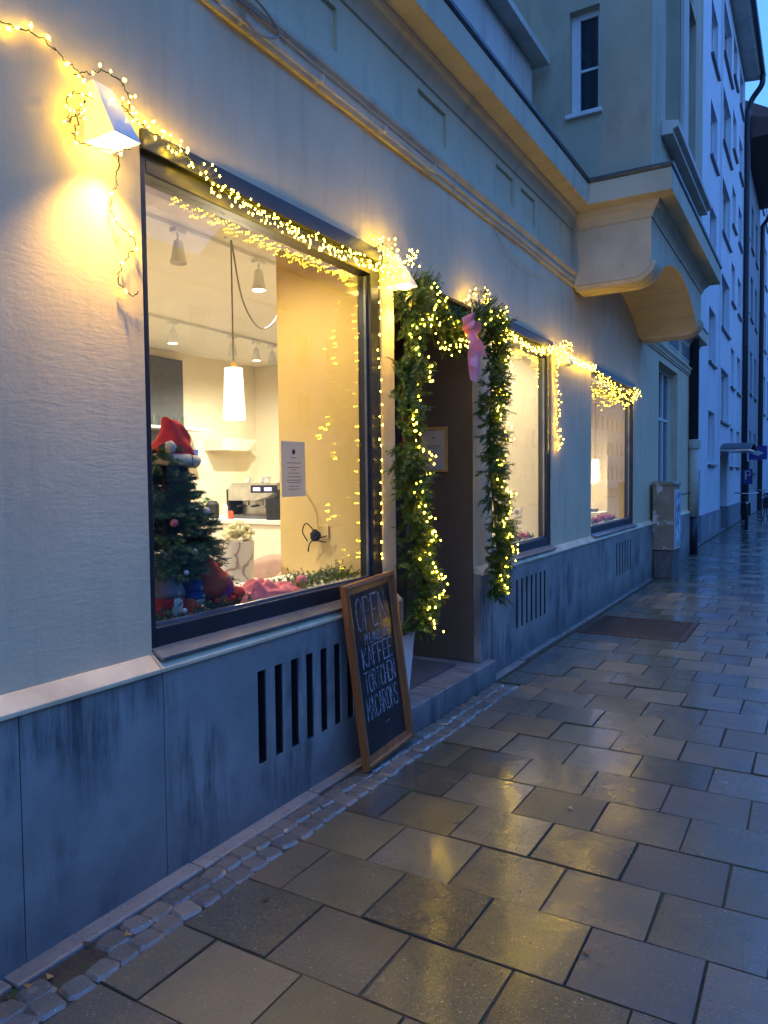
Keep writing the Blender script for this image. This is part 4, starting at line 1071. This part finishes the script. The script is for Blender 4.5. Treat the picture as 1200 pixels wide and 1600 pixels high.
# blind rail with loose cable below the moulding
br = thing('blind_rail', 'thin pale awning rail with looped cord under the moulding', 'awning rail', (0.0, 2.3, 3.40))
q = MB(); q.tube([(.050, .02, .02), (.050, 1.98, .02)], .008, 8); q.build('rail', M['trim_up'], br)
q = MB(); q.tube([(.075, .05, .055), (.075, 1.9, .045)], .007, 6); q.build('second_rail', M['greycable'], br)
for yy in (.15, .7, 1.3, 1.9):
    q = MB(); q.box(.001, .078, yy, yy + .014, .012, .055); q.build('bracket', M['trim_up'], br)
q = MB(); q.tube(spline([(.08, .05, .06), (.10, .12, .10), (.10, .25, .09), (.10, .33, .03), (.09, .22, -.02), (.09, .10, .0), (.09, .08, .05), (.09, .4, .06)], 6), .005, 5); q.build('cord', M['greycable'], br)
q = MB(); q.tube(spline([(.02, 5.3 - 2.3 + .0, -.02), (.02, 3.2, -.10), (.02, 3.6, -.15), (.02, 4.0, -.14), (.02, 4.15, -.12)], 5), .004, 4)
o = q.build('cable', M['greycable'], br)

# ------------------------------------------------------------------ framed notice on reveal
fn = thing('framed_notice', 'gilt framed notice hanging on the brown door reveal', 'picture frame', (-0.31, 4.939, 1.715))
w_, h_ = .115, .165
q = MB(); q.box(-w_, w_, -.02, -.001, h_ - .018, h_); q.box(-w_, w_, -.02, -.001, -h_, -h_ + .018); q.box(-w_, -w_ + .018, -.02, -.001, -h_ + .018, h_ - .018); q.box(w_ - .018, w_, -.02, -.001, -h_ + .018, h_ - .018); q.build('frame', M['goldwood'], fn, bevel=.002)
q = MB(); q.box(-w_ + .018, w_ - .018, -.010, -.001, -h_ + .018, h_ - .018); q.build('sheet', M['paper'], fn)
for z, hw in ((.085, .008), (.03, .055), (.02, .05), (.01, .04), (-.01, .03), (-.03, .045)):
    q = MB(); q.box(-hw, hw, -.0106, -.010, z - .0015, z + .0015 + (.01 if z > .05 else 0)); q.build('printed_line', M['ink'], fn)

# ------------------------------------------------------------------ planter
pl = thing('planter', 'tall white tapered planter on the doorstep behind the chalkboard', 'planter', (-.03, 3.84, .157))
q = MB(); a, b, h = .055, .085, .42
q.add([(-a, -a, 0), (a, -a, 0), (a, a, 0), (-a, a, 0), (-b, -b, h), (b, -b, h), (b, b, h), (-b, b, h)], [(0, 3, 2, 1), (0, 1, 5, 4), (1, 2, 6, 5), (2, 3, 7, 6), (3, 0, 4, 7)])
q.build('pot', M['white'], pl, bevel=.004)
q = MB(); q.add([(-b + .01, -b + .01, h - .02), (b - .01, -b + .01, h - .02), (b - .01, b - .01, h - .02), (-b + .01, b - .01, h - .02)], [(0, 1, 2, 3)]); q.build('soil', M['soil'], pl)
q = MB()
for i in range(60):
    d = Vector((random.uniform(-1, 1), random.uniform(-1, 1), random.uniform(.4, 1.6))); sprig(q, (random.uniform(-.05, .05), random.uniform(-.05, .05), h - .02), d, random.uniform(.12, .24), 55, .028)
stuff(q.build('foliage', M['fir'], pl))

# ------------------------------------------------------------------ chalkboard
cb = thing('chalkboard_sign', 'wood framed chalkboard leaning on the plinth beside the doorstep', 'chalkboard', (0.150, 3.41, 0.013))
# local: x across (along street), y outwards normal, z up the board
BW, BH = .505, .95
tilt = math.atan2(0.095, BH)
# columns: local x -> world y, local y -> world x, local z -> world z, then lean towards the wall
cb.matrix_world = Matrix.Translation((0.172, 3.385, 0.030)) @ Matrix.Rotation(-tilt, 4, 'Y') @ Matrix.Rotation(R(3.0), 4, 'X') @ Matrix(((0, -1, 0, 0), (1, 0, 0, 0), (0, 0, 1, 0), (0, 0, 0, 1)))
fw = .055
def cbox(name, mat, *b, bev=.0):
    q = MB(); q.box(*b); return q.build(name, M[mat], cb, bevel=bev)
W2_ = BW / 2
def rail(name, pts):   # a frame member as a moulded profile, mitred
    q = MB(); q.add(pts, [(0, 1, 3, 2), (2, 3, 5, 4), (4, 5, 7, 6), (6, 7, 9, 8), (8, 9, 1, 0)]); return q.build(name, M['wood'], cb)
secs = [(0.0, 0.0), (0.0, .030), (.018, .034), (.026, .022), (.055, .014)]   # (inward, outward height)
def mitre(side):
    out = []
    ends = {'b': [(-W2_, 0, 1, 1), (W2_, 0, -1, 1)], 't': [(-W2_, BH, 1, -1), (W2_, BH, -1, -1)], 'l': [(-W2_, 0, 1, 1), (-W2_, BH, 1, -1)], 'r': [(W2_, 0, -1, 1), (W2_, BH, -1, -1)]}[side]
    vs = []
    for u, h in secs:
        for (x, z, dx, dz) in ends: vs.append((x + dx * u, h, z + dz * u))
    return vs
for s_ in 'btlr':
    vs = mitre(s_); n = len(secs); q = MB()
    q.add(vs + [(v[0], -.004, v[2]) for v in vs[:2]] + [(v[0], -.004, v[2]) for v in vs[-2:]],
          [(2 * i, 2 * i + 1, 2 * i + 3, 2 * i + 2) for i in range(n - 1)] + [(10, 11, 1, 0), (8, 9, 13, 12), (10, 12, 13, 11)])
    q.build('frame_rail', M['wood'], cb)
cbox('board', 'board', -W2_ + .045, W2_ - .045, -.002, .008, .045, BH - .045)
# stroke letters, unit box 0..1 x 0..1
G = {'O': [[(.5, 1), (.15, .9), (0, .5), (.15, .1), (.5, 0), (.85, .1), (1, .5), (.85, .9), (.5, 1)]],
     'Ö': [[(.5, .86), (.15, .78), (0, .45), (.15, .1), (.5, 0), (.85, .1), (1, .45), (.85, .78), (.5, .86)], [(.25, 1.0), (.3, .93)], [(.75, 1.0), (.7, .93)]],
     'P': [[(0, 0), (0, 1), (.7, .97), (.95, .78), (.7, .55), (0, .5)]], 'E': [[(1, 1), (0, 1), (0, 0), (1, 0)], [(0, .52), (.75, .52)]],
     'N': [[(0, 0), (0, 1), (1, 0), (1, 1)]], 'F': [[(0, 0), (0, 1), (1, 1)], [(0, .55), (.75, .55)]], 'L': [[(0, 1), (0, 0), (1, 0)]],
     'A': [[(0, 0), (.45, 1), (.55, 1), (1, 0)], [(.2, .38), (.8, .38)]], 'Z': [[(0, 1), (1, 1), (0, 0), (1, 0)]], 'I': [[(.5, 0), (.5, 1)]],
     'C': [[(1, .85), (.6, 1), (.15, .88), (0, .5), (.15, .12), (.6, 0), (1, .15)]], 'H': [[(0, 0), (0, 1)], [(1, 0), (1, 1)], [(0, .5), (1, .5)]],
     'K': [[(0, 0), (0, 1)], [(1, 1), (0, .5), (1, 0)]], 'T': [[(0, 1), (1, 1)], [(.5, 1), (.5, 0)]], 'R': [[(0, 0), (0, 1), (.7, .97), (.95, .78), (.7, .55), (0, .5)], [(.4, .5), (1, 0)]],
     'M': [[(0, 0), (0, 1), (.5, .35), (1, 1), (1, 0)]], 'S': [[(1, .88), (.5, 1), (.05, .82), (.15, .58), (.85, .42), (.95, .16), (.5, 0), (0, .12)]]}
def chalk_line(text, x0, x1, z0, z1, th, double, slope=0.0):
    n = len(text); cw = (x1 - x0) / n; q = MB()
    for i, ch in enumerate(text):
        g_ = cw * .82
        for st in G[ch]:
            for dbl in ((0, .0), (.13, .03)) if double else ((0, 0),):
                pts = [(x0 + i * cw + (px_ * (g_ - dbl[0] * g_)) + dbl[0] * g_ * .9, z0 + (pz * (1 - 2 * dbl[1]) + dbl[1]) * (z1 - z0) + slope * (i + px_) * cw) for px_, pz in st]
                pts = [(a + random.uniform(-.0015, .0015), b + random.uniform(-.002, .002)) for a, b in pts]
                for (a, b), (c, d) in zip(pts[:-1], pts[1:]):
                    L = math.hypot(c - a, d - b)
                    if L < 1e-5: continue
                    nx, nz = -(d - b) / L * th, (c - a) / L * th; ex, ez = (c - a) / L * th * .5, (d - b) / L * th * .5
                    q.add([(a - ex + nx, .0088, b - ez + nz), (a - ex - nx, .0088, b - ez - nz), (c + ex - nx, .0088, d + ez - nz), (c + ex + nx, .0088, d + ez + nz)], [(0, 1, 2, 3)])
    q.build('chalk_lettering', M['chalk'], cb)
chalk_line('OPEN', -.155, .155, .690, .865, .0023, True)
chalk_line('PFLANZLICH', -.10, .15, .615, .665, .0024, False)
chalk_line('KAFFEE', -.145, .17, .495, .600, .0023, True)
chalk_line('TÖRTCHEN', -.15, .17, .365, .475, .0023, True)
chalk_line('MACARONS', -.16, .17, .225, .345, .0020, True)
cbox('ledge_dust', 'chalk', .0, .045, .0082, .0092, .168, .171)

for ch in cb.children:      # local y was laid out pointing out of the board; the sign's own y points into it
    for v in ch.data.vertices: v.co.y = -v.co.y
    ch.data.flip_normals()

# ------------------------------------------------------------------ window display
tr = thing('christmas_tree', 'small green christmas tree with baubles standing inside the wide window', 'christmas tree', (-.31, 2.30, .93))
q = MB(); tw = MB()
for lv in range(15):
    f = lv / 14; z = .17 + f * .53; rr = lerp(.31, .085, f ** .8)
    for k in range(int(lerp(24, 12, f))):
        a = random.uniform(0, 2 * PI); d = Vector((math.cos(a), math.sin(a), random.uniform(-.12, .22)))
        sx = rr if math.cos(a) < 0 else min(rr, .21 / max(.05, math.cos(a)))
        L = min(sx, rr) * random.uniform(.8, 1.05); b0 = Vector((0, 0, z + random.uniform(-.02, .02)))
        tw.tube([b0, b0 + d * L], [.004, .002], 3, False)
        sprig(q, b0 + d * L * .1, d, L * .92, 150, .032, .0024)
        for _ in range(6):
            t_ = random.uniform(.35, .8); d2 = (d + Vector((random.uniform(-1, 1), random.uniform(-1, 1), random.uniform(-.5, .3))) * .6).normalized(); sprig(q, b0 + d * L * t_, d2, L * .36, 44, .028, .0024)
stuff(q.build('crown', M['fir2'], tr)); stuff(tw.build('branch_stems', M['twig'], tr))
q = MB(); q.tube([(0, 0, 0), (0, 0, .74)], [.02, .008], 8); q.build('trunk', M['twig'], tr)
for i in range(16):
    a = random.uniform(-1.9, 1.0); f = random.random() * .85; rr = lerp(.30, .09, f); q = MB(); q.ball((0, 0, 0), random.choice((.012, .014, .017)), 8); 
    o = q.build('bauble', M[random.choice(['white', 'goldwood', 'steel', 'pinkcloth', 'white'])], tr, smooth=True); o.location = (math.cos(a) * min(rr, .19), math.sin(a) * rr, .14 + f * .55)
ht = thing('santa_hat', 'red santa hat with white fur brim on the tree top', 'hat', (-.31, 2.35, 1.58))
q = MB()
prof = []
vs = []; fs = []; n = 22
cent = [(0, 0, .03, .125), (0, 0, .08, .118), (0, -.01, .11, .098), (0, -.015, .145, .088), (0, -.02, .175, .080), (0, -.035, .205, .066), (0, -.055, .222, .046), (0, -.07, .215, .026), (0, -.085, .19, .012)]
for (cx_, cy_, z, r) in cent:
    for k in range(n):
        a = 2 * PI * k / n; rr = r * (1 + .12 * math.sin(3 * a + z * 30) + .07 * math.sin(5 * a - z * 60) + .04 * math.sin(9 * a + z * 90)); vs.append((cx_ + math.cos(a) * rr, cy_ + math.sin(a) * rr, z + .012 * math.sin(2 * a + z * 20)))
for i in range(len(cent) - 1):
    for k in range(n): fs.append((i * n + k, i * n + (k + 1) % n, (i + 1) * n + (k + 1) % n, (i + 1) * n + k))
fs.append(tuple((len(cent) - 1) * n + k for k in range(n)))
q.add(vs, fs); o = q.build('cone', M['red'], ht, smooth=True); sb = o.modifiers.new('s', 'SUBSURF'); sb.levels = sb.render_levels = 1
q = MB(); pts = [(math.cos(a) * .122, math.sin(a) * .122, .015 + .012 * math.sin(a + .5)) for a in [2 * PI * i / 24 for i in range(25)]]
q.tube(pts, [.031 + random.uniform(-.004, .004) for _ in pts], 12, False)
q.v = [tuple(c + random.uniform(-.0035, .0035) for c in v) for v in q.v]; q.build('brim', M['fur'], ht, smooth=True)
q = MB(); q.ball((.09, -.12, .07), .033, 9, 1, 1, 1, .003); q.build('bobble', M['fur'], ht, smooth=True)
ht.rotation_euler = (R(-8), R(4), 0); ht.scale = (.8, .78, .84)
def gnome(x, y, z, body, hat, label, s_=1.0, beard='fur', cone_tilt=(0, 0)):
    t = thing('gnome_figure', label, 'gnome', (x, y, z), 'felt gnomes in the shop window')
    q = MB(); q.ball((0, 0, .055 * s_), .065 * s_, 9, .9, 1, 1, .002); q.build('body', M[body], t, smooth=True)
    q = MB(); q.lathe([(.066 * s_, .075 * s_), (.06 * s_, .10 * s_), (.035 * s_, .16 * s_), (.012 * s_, .22 * s_), (.002, .235 * s_)], (0, 0, 0), 14); o = q.build('hat', M[hat], t, smooth=True); o.rotation_euler = (cone_tilt[0], cone_tilt[1], 0)
    q = MB(); q.ball((.055 * s_, 0, .085 * s_), .013 * s_, 6); q.build('nose', M['pinkchair'], t, smooth=True)
    q = MB(); q.ball((.040 * s_, 0, .05 * s_), .034 * s_, 7, 1.3, .7, 1, .003); q.build('beard', M[beard], t)
gnome(-.20, 2.20, .935, 'red', 'greyfelt', 'gnome with grey felt hat under the tree by the window frame', 1.15)
gnome(-.24, 2.37, .935, 'bluefelt', 'bluefelt', 'dark blue gnome with pointed hat between grey and red ones', 1.15)
gnome(-.24, 2.52, .935, 'orange', 'orange', 'round orange red gnome beneath the lowest branch', 1.45, 'magenta', (.5, .2))
def shelf_greens(x0, x1, y0, y1, z, n, label, h=.07, mat='fir', extra=None):
    t = thing('greenery', label, 'decorative greenery', ((x0 + x1) / 2, (y0 + y1) / 2, z)); q = MB()
    for i in range(n):
        b0 = (random.uniform(x0, x1) - (x0 + x1) / 2, random.uniform(y0, y1) - (y0 + y1) / 2, .01)
        d = Vector((random.uniform(-1, 1), random.uniform(-1, 1), random.uniform(.1, .9))); sprig(q, b0, d, random.uniform(.5, 1.2) * h, 30, .022, .0022)
    stuff(q.build('foliage', M[mat], t))
    for (mt, r, k) in (extra or []):
        for _ in range(k):
            b = MB(); b.ball((0, 0, 0), r, 8); o = b.build('ball', M[mt], t, smooth=True); o.location = (random.uniform(-.3, .5) * (x1 - x0), random.uniform(-.5, .5) * (y1 - y0), .02 + r)
shelf_greens(-.24, -.12, 2.02, 2.66, .93, 120, 'fir sprigs with red and white balls along the tree foot', .08, extra=[('white', .012, 7), ('red', .016, 5), ('goldwood', .011, 4)])
shelf_greens(-.36, -.12, 3.05, 3.62, .93, 170, 'bare fir sprigs in the window corner by the chalkboard', .09)
shelf_greens(-.34, -.12, 5.6, 6.68, .93, 160, 'fir sprigs with pink flowers in the middle window', .08, extra=[('pinkcloth', .025, 9)])
shelf_greens(-.34, -.12, 8.5, 10.2, .93, 170, 'fir sprigs with pink flowers in the last window', .09, extra=[('pinkcloth', .035, 10)])
for i, (x, y, r, mt, lb) in enumerate(((-.17, 2.60, .038, 'red', 'glossy red ball on the sprigs beside the round gnome'), (-.19, 3.12, .034, 'pinkcloth', 'pink ball on the sprigs beyond the scarf'), (-.17, 2.30, .032, 'orange', 'orange red ball before the blue gnome'))):
    q = MB(); q.ball((0, 0, r), r, 12); o = q.build('ornament_ball', M[mt], smooth=True); o.location = (x, y, .935); tag(o, lb, 'ornament')
sc = thing('pink_scarf', 'pink woollen scarf bunched up on the display shelf', 'scarf', (-.22, 2.83, .93))
from mathutils import noise as mnoise
nx_, ny_ = 30, 64; vs = []; fs = []
for a in range(nx_ + 1):
    for b in range(ny_ + 1):
        u, v = a / nx_ * 2 - 1, b / ny_ * 2 - 1
        x = u * .095 * (1 + .25 * math.sin(v * 5)) + .02 * math.sin(v * 4); y_ = v * .26
        env = max(0, 1 - u * u) ** .5 * max(0, 1 - v * v) ** .35 * (1 - .35 * v)
        f_ = abs(mnoise.noise(Vector((u * 1.3 + v * 1.1, v * 3.2 - u, 3.1)))) * 1.7 + .35 * abs(mnoise.noise(Vector((u * 4, v * 9, 1.0))))
        vs.append((x, y_ + .02 * mnoise.noise(Vector((u * 3, v * 3, 9.0))), (.004 + env * (.030 + .058 * f_))))
for a in range(nx_):
    for b in range(ny_):
        k_ = a * (ny_ + 1) + b; fs.append((k_, k_ + 1, k_ + ny_ + 2, k_ + ny_ + 1))
q = MB(); q.add(vs, fs); q.build('cloth', M['pinkcloth'], sc, smooth=True)
q = MB(); q.box(-.09, .07, -.07, .07, 0, .06); o = q.build('dark_box', M['slatgrey']); o.location = (-1.2, 12.9, .9); tag(o, 'dark box on the ledge in the last shop room', 'box')
pd = MB(); pd.box(-.2, .2, -.3, .3, 0, .88); o = pd.build('ledge_cabinet', M['inwhite']); o.location = (-1.2, 12.9, .02); tag(o, 'low white cabinet carrying the dark box behind the last window', 'cabinet')

# ------------------------------------------------------------------ street cabinet
cbn = thing('street_cabinet', 'weathered grey utility cabinet with scraped stickers against the wall', 'utility cabinet', (0.19, 11.75, 0))
q = MB(); q.box(-.13, .13, -.27, .27, 0, .40); q.build('base', M['cablow'], cbn, bevel=.006)
q = MB(); q.box(-.145, .145, -.29, .29, .41, 1.37); q.build('body', M['cab'], cbn, bevel=.008)
q = MB(); q.prism([(-.165, 1.37), (.165, 1.37), (.165, 1.40), (.13, 1.425), (-.13, 1.425), (-.165, 1.40)], -.31, .31); q.build('lid', M['cab'], cbn, bevel=.004)
q = MB(); q.box(.146, .165, -.25, .25, .42, 1.30); dd = q.build('poster_frame', M['trim_up'], cbn, bevel=.003)
q = MB(); q.box(.166, .168, -.22, .22, .45, 1.27); q.build('poster', M['poster'], dd)
q = MB(); q.tube([(.165, .30, 1.22), (.30, .33, 1.24)], .008); q.build('arm', M['dark'], cbn)
# downpipe
dp = thing('downpipe', 'dark downpipe with cream lower section at the end of the cafe building', 'downpipe', (.09, 15.3, 0))
q = MB(); q.tube([(0, 0, 2.20), (0, 0, 16.5)], .085, 12); q.build('upper_pipe', M['darkpipe'], dp, smooth=True)
q = MB(); q.tube([(0, 0, .72), (0, 0, 2.05)], .095, 12); q.build('sleeve', M['copperpipe'], dp, smooth=True)
q = MB(); q.lathe([(.115, 2.03), (.12, 2.06), (.12, 2.18), (.10, 2.2)], (0, 0, 0), 12); q.build('collar', M['copperpipe'], dp)
q = MB(); q.tube([(0, 0, 0), (0, 0, .72)], .085, 12); q.build('foot_pipe', M['darkpipe'], dp, smooth=True)

# ================================================================== NEIGHBOURING BUILDINGS
def facade(name, label, x, y0, y1, z1, mat, wins, plinth=None, plmat='b2b', depth=8, parent=None):
    t = thing(name, label, 'building', (x, y0, 0)); L = y1 - y0
    hs = [(a - y0, b - y0, c, d) for (a, b, c, d, *_) in wins]
    q = MB(); slab_holes(q, 'x', (-.3, 0), 0, L, plinth or 0, z1, hs); q.build('wall', M[mat], t)
    q = MB(); q.box(-depth, -.302, 0.01, L - .01, 0, z1); q.build('core', M['dark'], t)
    if plinth:
        q = MB(); slab_holes(q, 'x', (-.3, .03), 0, L, -.1, plinth, [h for h in hs if h[2] < plinth]); q.build('plinth', M[plmat], t)
    for (a, b, c, d, mull, tr_) in wins:
        if mull < 0: continue
        o = casement(a - y0, b - y0, c, d, -.11, parent=t, mull=mull, trans=tr_, fw=.07)
        s2 = MB(); s2.box(-.11, .07, a - y0 - .05, b - y0 + .05, c - .05, c - .002); s2.build('window_sill', M['zinc'], t)
    return t
wins = []
for z in (1.78, 4.22, 6.62, 8.98, 11.28): wins.append((19.05, 20.35, z, z + 1.28, 1, 0))
for z in (2.97, 5.45, 7.93, 10.25, 12.5): wins.append((21.5, 23.6, z, z + 1.42, 2, 0))
for z in (1.77, 4.14, 6.62, 8.85, 11.0, 13.1): wins.append((24.15, 25.2, z, z + 1.15, 0, .6)); wins.append((26.1, 27.3, z, z + 1.15, 1, 0))
wins.append((16.55, 17.75, 0.0, 1.62, -1, 0)); wins.append((21.6, 23.4, 0.0, 2.05, -1, 0))
b2 = facade('apartment_building', 'tall pale blue grey apartment block with dark window sills beside the cafe', -.1, 16.22, 28.0, 14.6, 'b2', wins, .62)
# arched head, door leaves
q = MB()
arc = [(.33, 1.62)] + [(lerp(.33, 1.53, i / 12), 1.62 + .28 * math.sin(PI * i / 12)) for i in range(13)]
q = MB(); q.box(-.26, -.2, .33, 1.53, 0, 1.62); q.build('niche_door', M['b2b'], b2)
q = MB(); q.box(-.28, -.25, 5.38, 7.18, 0, 2.05); dn = q.build('entrance_door', M['dark'], b2)
q = MB(); q.box(-.249, -.24, 5.6, 6.2, .9, 1.9); q.build('door_pane', M['dglass'], dn)
for a, b in ((2.9, 3.3), (4.4, 4.75)):
    q = MB(); q.box(.031, .034, a, b, .1, .55); q.build('vent_panel', M['b3'], b2)
q = MB(); q.prism([(0, 14.6), (.42, 14.55), (.50, 14.62), (.50, 14.74), (0, 15.4)], 0, 11.75); q.build('eaves', M['trim_up'], b2)
q = MB(); q.tube([(.53, -.05, 14.68), (.53, 11.8, 14.68)], .09, 10); q.build('gutter', M['darkpipe'], b2)
q = MB(); q.prism([(.45, 14.76), (-4, 18.0), (-8, 14.76)], 0, 11.75); q.build('roof', M['roof'], b2)
cn = MB(); vs = []
prof = [(i / 10, 0.18 * math.sin(PI * i / 10)) for i in range(11)]
cnp = [(5.2 + 2.4 * t, 2.22 + h) for t, h in prof] + [(5.2 + 2.4 * t, 2.19 + h) for t, h in prof[::-1]]
q = MB(); q.prism(cnp, .002, .75, 'x'); cnp_ = q.build('entrance_canopy', M['zinc'], b2)
q = MB(); q.box(.003, .72, 5.22, 7.58, 2.15, 2.20); q.build('canopy_frame', M['steel'], cnp_)
# stair bay line
q = MB(); q.box(0, .05, 4.75, 4.9, .62, 14.5); q.build('pilaster_strip', M['b2'], b2)
dp2 = thing('downpipe', 'dark downpipe bending in from the gutter at the end of the pale apartment block', 'downpipe', (-.02, 27.85, 0))
q = MB(); q.tube(spline([(.45, -.1, 14.6), (.42, -.05, 14.3), (.15, 0, 13.95), (.02, 0, 13.6)], 5) + [Vector((.02, 0, 7)), Vector((.02, 0, 0))], .09, 8); q.build('pipe', M['darkpipe'], dp2, smooth=True)

wins = []
for z in (1.6, 4.6, 7.4, 10.0):
    for a in (29.0, 31.2, 33.4): wins.append((a, a + 1.1, z, z + 1.6, 1, 0))
b3 = facade('narrow_house', 'narrow grey house with broad dark eaves beyond the pale block', -.1, 28.0, 35.6, 12.7, 'b3', wins, .6, 'b3')
q = MB(); q.prism([(-.3, 12.7), (1.15, 12.8), (1.25, 12.95), (1.25, 13.05), (-4, 15.2), (-8, 13.0)], 0, 7.6); q.build('roof', M['roof'], b3)
q = MB(); q.tube([(1.28, 0, 12.95), (1.28, 7.6, 12.95)], .09, 8); q.build('gutter', M['darkpipe'], b3)
dp3 = thing('downpipe', 'dark downpipe at the end of the narrow grey house', 'downpipe', (-.02, 35.5, 0))
q = MB(); q.tube([(.9, 0, 12.9), (.3, 0, 12.4), (.04, 0, 12.0), (.04, 0, 6), (.04, 0, 0)], .10, 8); q.build('pipe', M['darkpipe'], dp3)
wins = []
for z in (4.4, 7.4, 10.4, 13.2):
    for a in (36.6, 39.4, 42.2, 45.0): wins.append((a, a + 1.3, z, z + 1.8, 1, 0))
b4 = facade('pale_townhouse', 'pale townhouse rising behind the narrow grey house at the street end', -.1, 35.6, 47.5, 16.5, 'b2', wins, .6)
q = MB(); q.prism([(-.3, 16.5), (.6, 16.5), (.6, 16.7), (-4, 19.5), (-8, 16.7)], 0, 11.9); q.build('roof', M['roof'], b4)
wins = []
for z in (1.4, 4.4, 7.4, 10.4):
    for a in (49, 52, 55, 58, 61, 64): wins.append((a, a + 1.3, z, z + 1.8, 1, 0))
b5 = facade('ochre_house', 'ochre brown house at the far end of the street', .25, 47.5, 70, 14.5, 'b4', wins, .6)
q = MB(); q.prism([(-.3, 14.5), (.6, 14.5), (.6, 14.7), (-4, 17.5), (-8, 14.7)], 0, 22.5); q.build('roof', M['roof'], b5)

# houses across the street (only seen mirrored in glass and wet stone)
for hi, (y0, y1, h, mt, lb) in enumerate(((-40, -4, 10, 'opp', 'grey beige house opposite behind the photographer'), (-4, 12, 11, 'b2', 'pale house across the street facing the cafe'), (12, 30, 10, 'opp', 'grey beige house across the street beyond the cafe'), (30, 170, 12, 'b3', 'long grey house across the street at its far end'))):
    t = thing('opposite_house', lb, 'building', (21, y0, 0)); L = y1 - y0
    hs = []; nW = int(L / 2.6)
    for fz in range(3):
        for i in range(nW): hs.append((1 + i * 2.6, 2.2 + i * 2.6, 1.2 + fz * 3.1, 2.9 + fz * 3.1))
    q = MB(); slab_holes(q, 'x', (0, .3), 0, L, 0, h, hs); q.build('wall', M[mt], t)
    for i, (a, b, c, d) in enumerate(hs):
        if hi in (0, 3): continue
        q = MB(); q.box(.12, .16, a, b, c, d); q.build('window', M['dglass'] if (i * 7 + hi) % 5 else M['curtain'], t)
    if hi in (0, 3):
        q = MB(); q.box(.12, .16, .5, L - .5, 1, h - .8); q.build('dark_glazing', M['dglass'], t)
    q = MB(); q.prism([(-.4, h), (4, h + 3), (8, h)], 0, L); q.build('roof', M['roof'], t)

# ------------------------------------------------------------------ signs and bicycles far down the pavement
sg = thing('parking_sign', 'blue parking sign with white P on a grey post', 'sign', (.42, 23.6, 0))
q = MB(); q.tube([(0, .03, 0), (0, .03, 1.9)], .03, 8); q.build('post', M['darkpipe'], sg)
q = MB(); q.box(-.13, .13, -.02, .0, 1.25, 1.68); pn = q.build('panel', M['bluesign'], sg)
q = MB(); q.box(-.07, -.03, -.026, -.021, 1.38, 1.64); q.box(-.03, .05, -.026, -.021, 1.61, 1.64); q.box(-.03, .05, -.026, -.021, 1.49, 1.52); q.box(.05, .08, -.026, -.021, 1.50, 1.63); q.build('letter_p', M['signwhite'], pn)
sg2 = thing('hanging_sign', 'blue shop sign with white diamond mark projecting from the facade', 'sign', (.0, 25.3, 1.98))
q = MB(); q.box(.32, .82, -.03, .03, 0, .42); pn = q.build('panel', M['bluesign'], sg2)
q = MB(); q.add([(.40, -.036, .2), (.57, -.036, .12), (.74, -.036, .2), (.57, -.036, .28)], [(0, 1, 2, 3)]); q.build('diamond_mark', M['signwhite'], pn)
q = MB(); q.tube([(-.05, 0, .40), (.35, 0, .40)], .02, 6); q.build('arm', M['darkpipe'], sg2)
def bicycle(x, y, rz, label):
    t = thing('bicycle', label, 'bicycle', (x, y, 0), 'bicycles leaning on the house walls', rz)
    for yy in (-.53, .53):
        q = MB(); q.tube([(0, yy + math.cos(a) * .33, .34 + math.sin(a) * .33) for a in [2 * PI * i / 20 for i in range(21)]], .017, 6, False); wh = q.build('wheel', M['dark'], t)
        q = MB()
        for i in range(8):
            a = PI * i / 8; q.tube([(0, yy + math.cos(a) * .32, .34 + math.sin(a) * .32), (0, yy - math.cos(a) * .32, .34 - math.sin(a) * .32)], .002, 3)
        q.build('spokes', M['steel'], wh)
    q = MB()
    for a, b in (((0, -.53, .34), (0, -.15, .34)), ((0, -.15, .34), (0, -.28, .80)), ((0, -.15, .34), (0, .36, .78)), ((0, -.27, .76), (0, .34, .82)), ((0, -.53, .34), (0, -.27, .76)), ((0, .53, .34), (0, .33, .95))): q.tube([a, b], .018, 6)
    q.build('frame', M['darkpipe'], t)
    q = MB(); q.tube([(-.30, .22, 1.02), (-.1, .34, 1.0), (.1, .34, 1.0), (.30, .22, 1.02)], .014, 6); q.build('handlebar', M['steel'], t)
    q = MB(); q.ball((0, -.30, .86), .10, 8, .35, .8, 1.3); q.build('saddle', M['dark'], t)
    q = MB(); q.box(-.13, .13, -.72, -.42, .35, .72); q.build('pannier', M['dark'], t, bevel=.02)
    q = MB(); q.ball((0, .60, .74), .04, 8); q.build('headlight', M['steel'], t)
bicycle(.42, 23.2, PI + .1, 'dark bicycle with panniers parked under the parking sign')
bicycle(.62, 28.6, PI - .1, 'dark bicycle parked alone in front of the narrow grey house')
# ------------------------------------------------------------------
for o in bpy.data.objects:
    if o.type == 'MESH' and o.get('kind') is None and o.parent is None and o.get('label') is None:
        o['kind'] = 'structure'
print('objects', len(bpy.data.objects), 'tris', sum(len(o.data.polygons) for o in bpy.data.objects if o.type == 'MESH'))
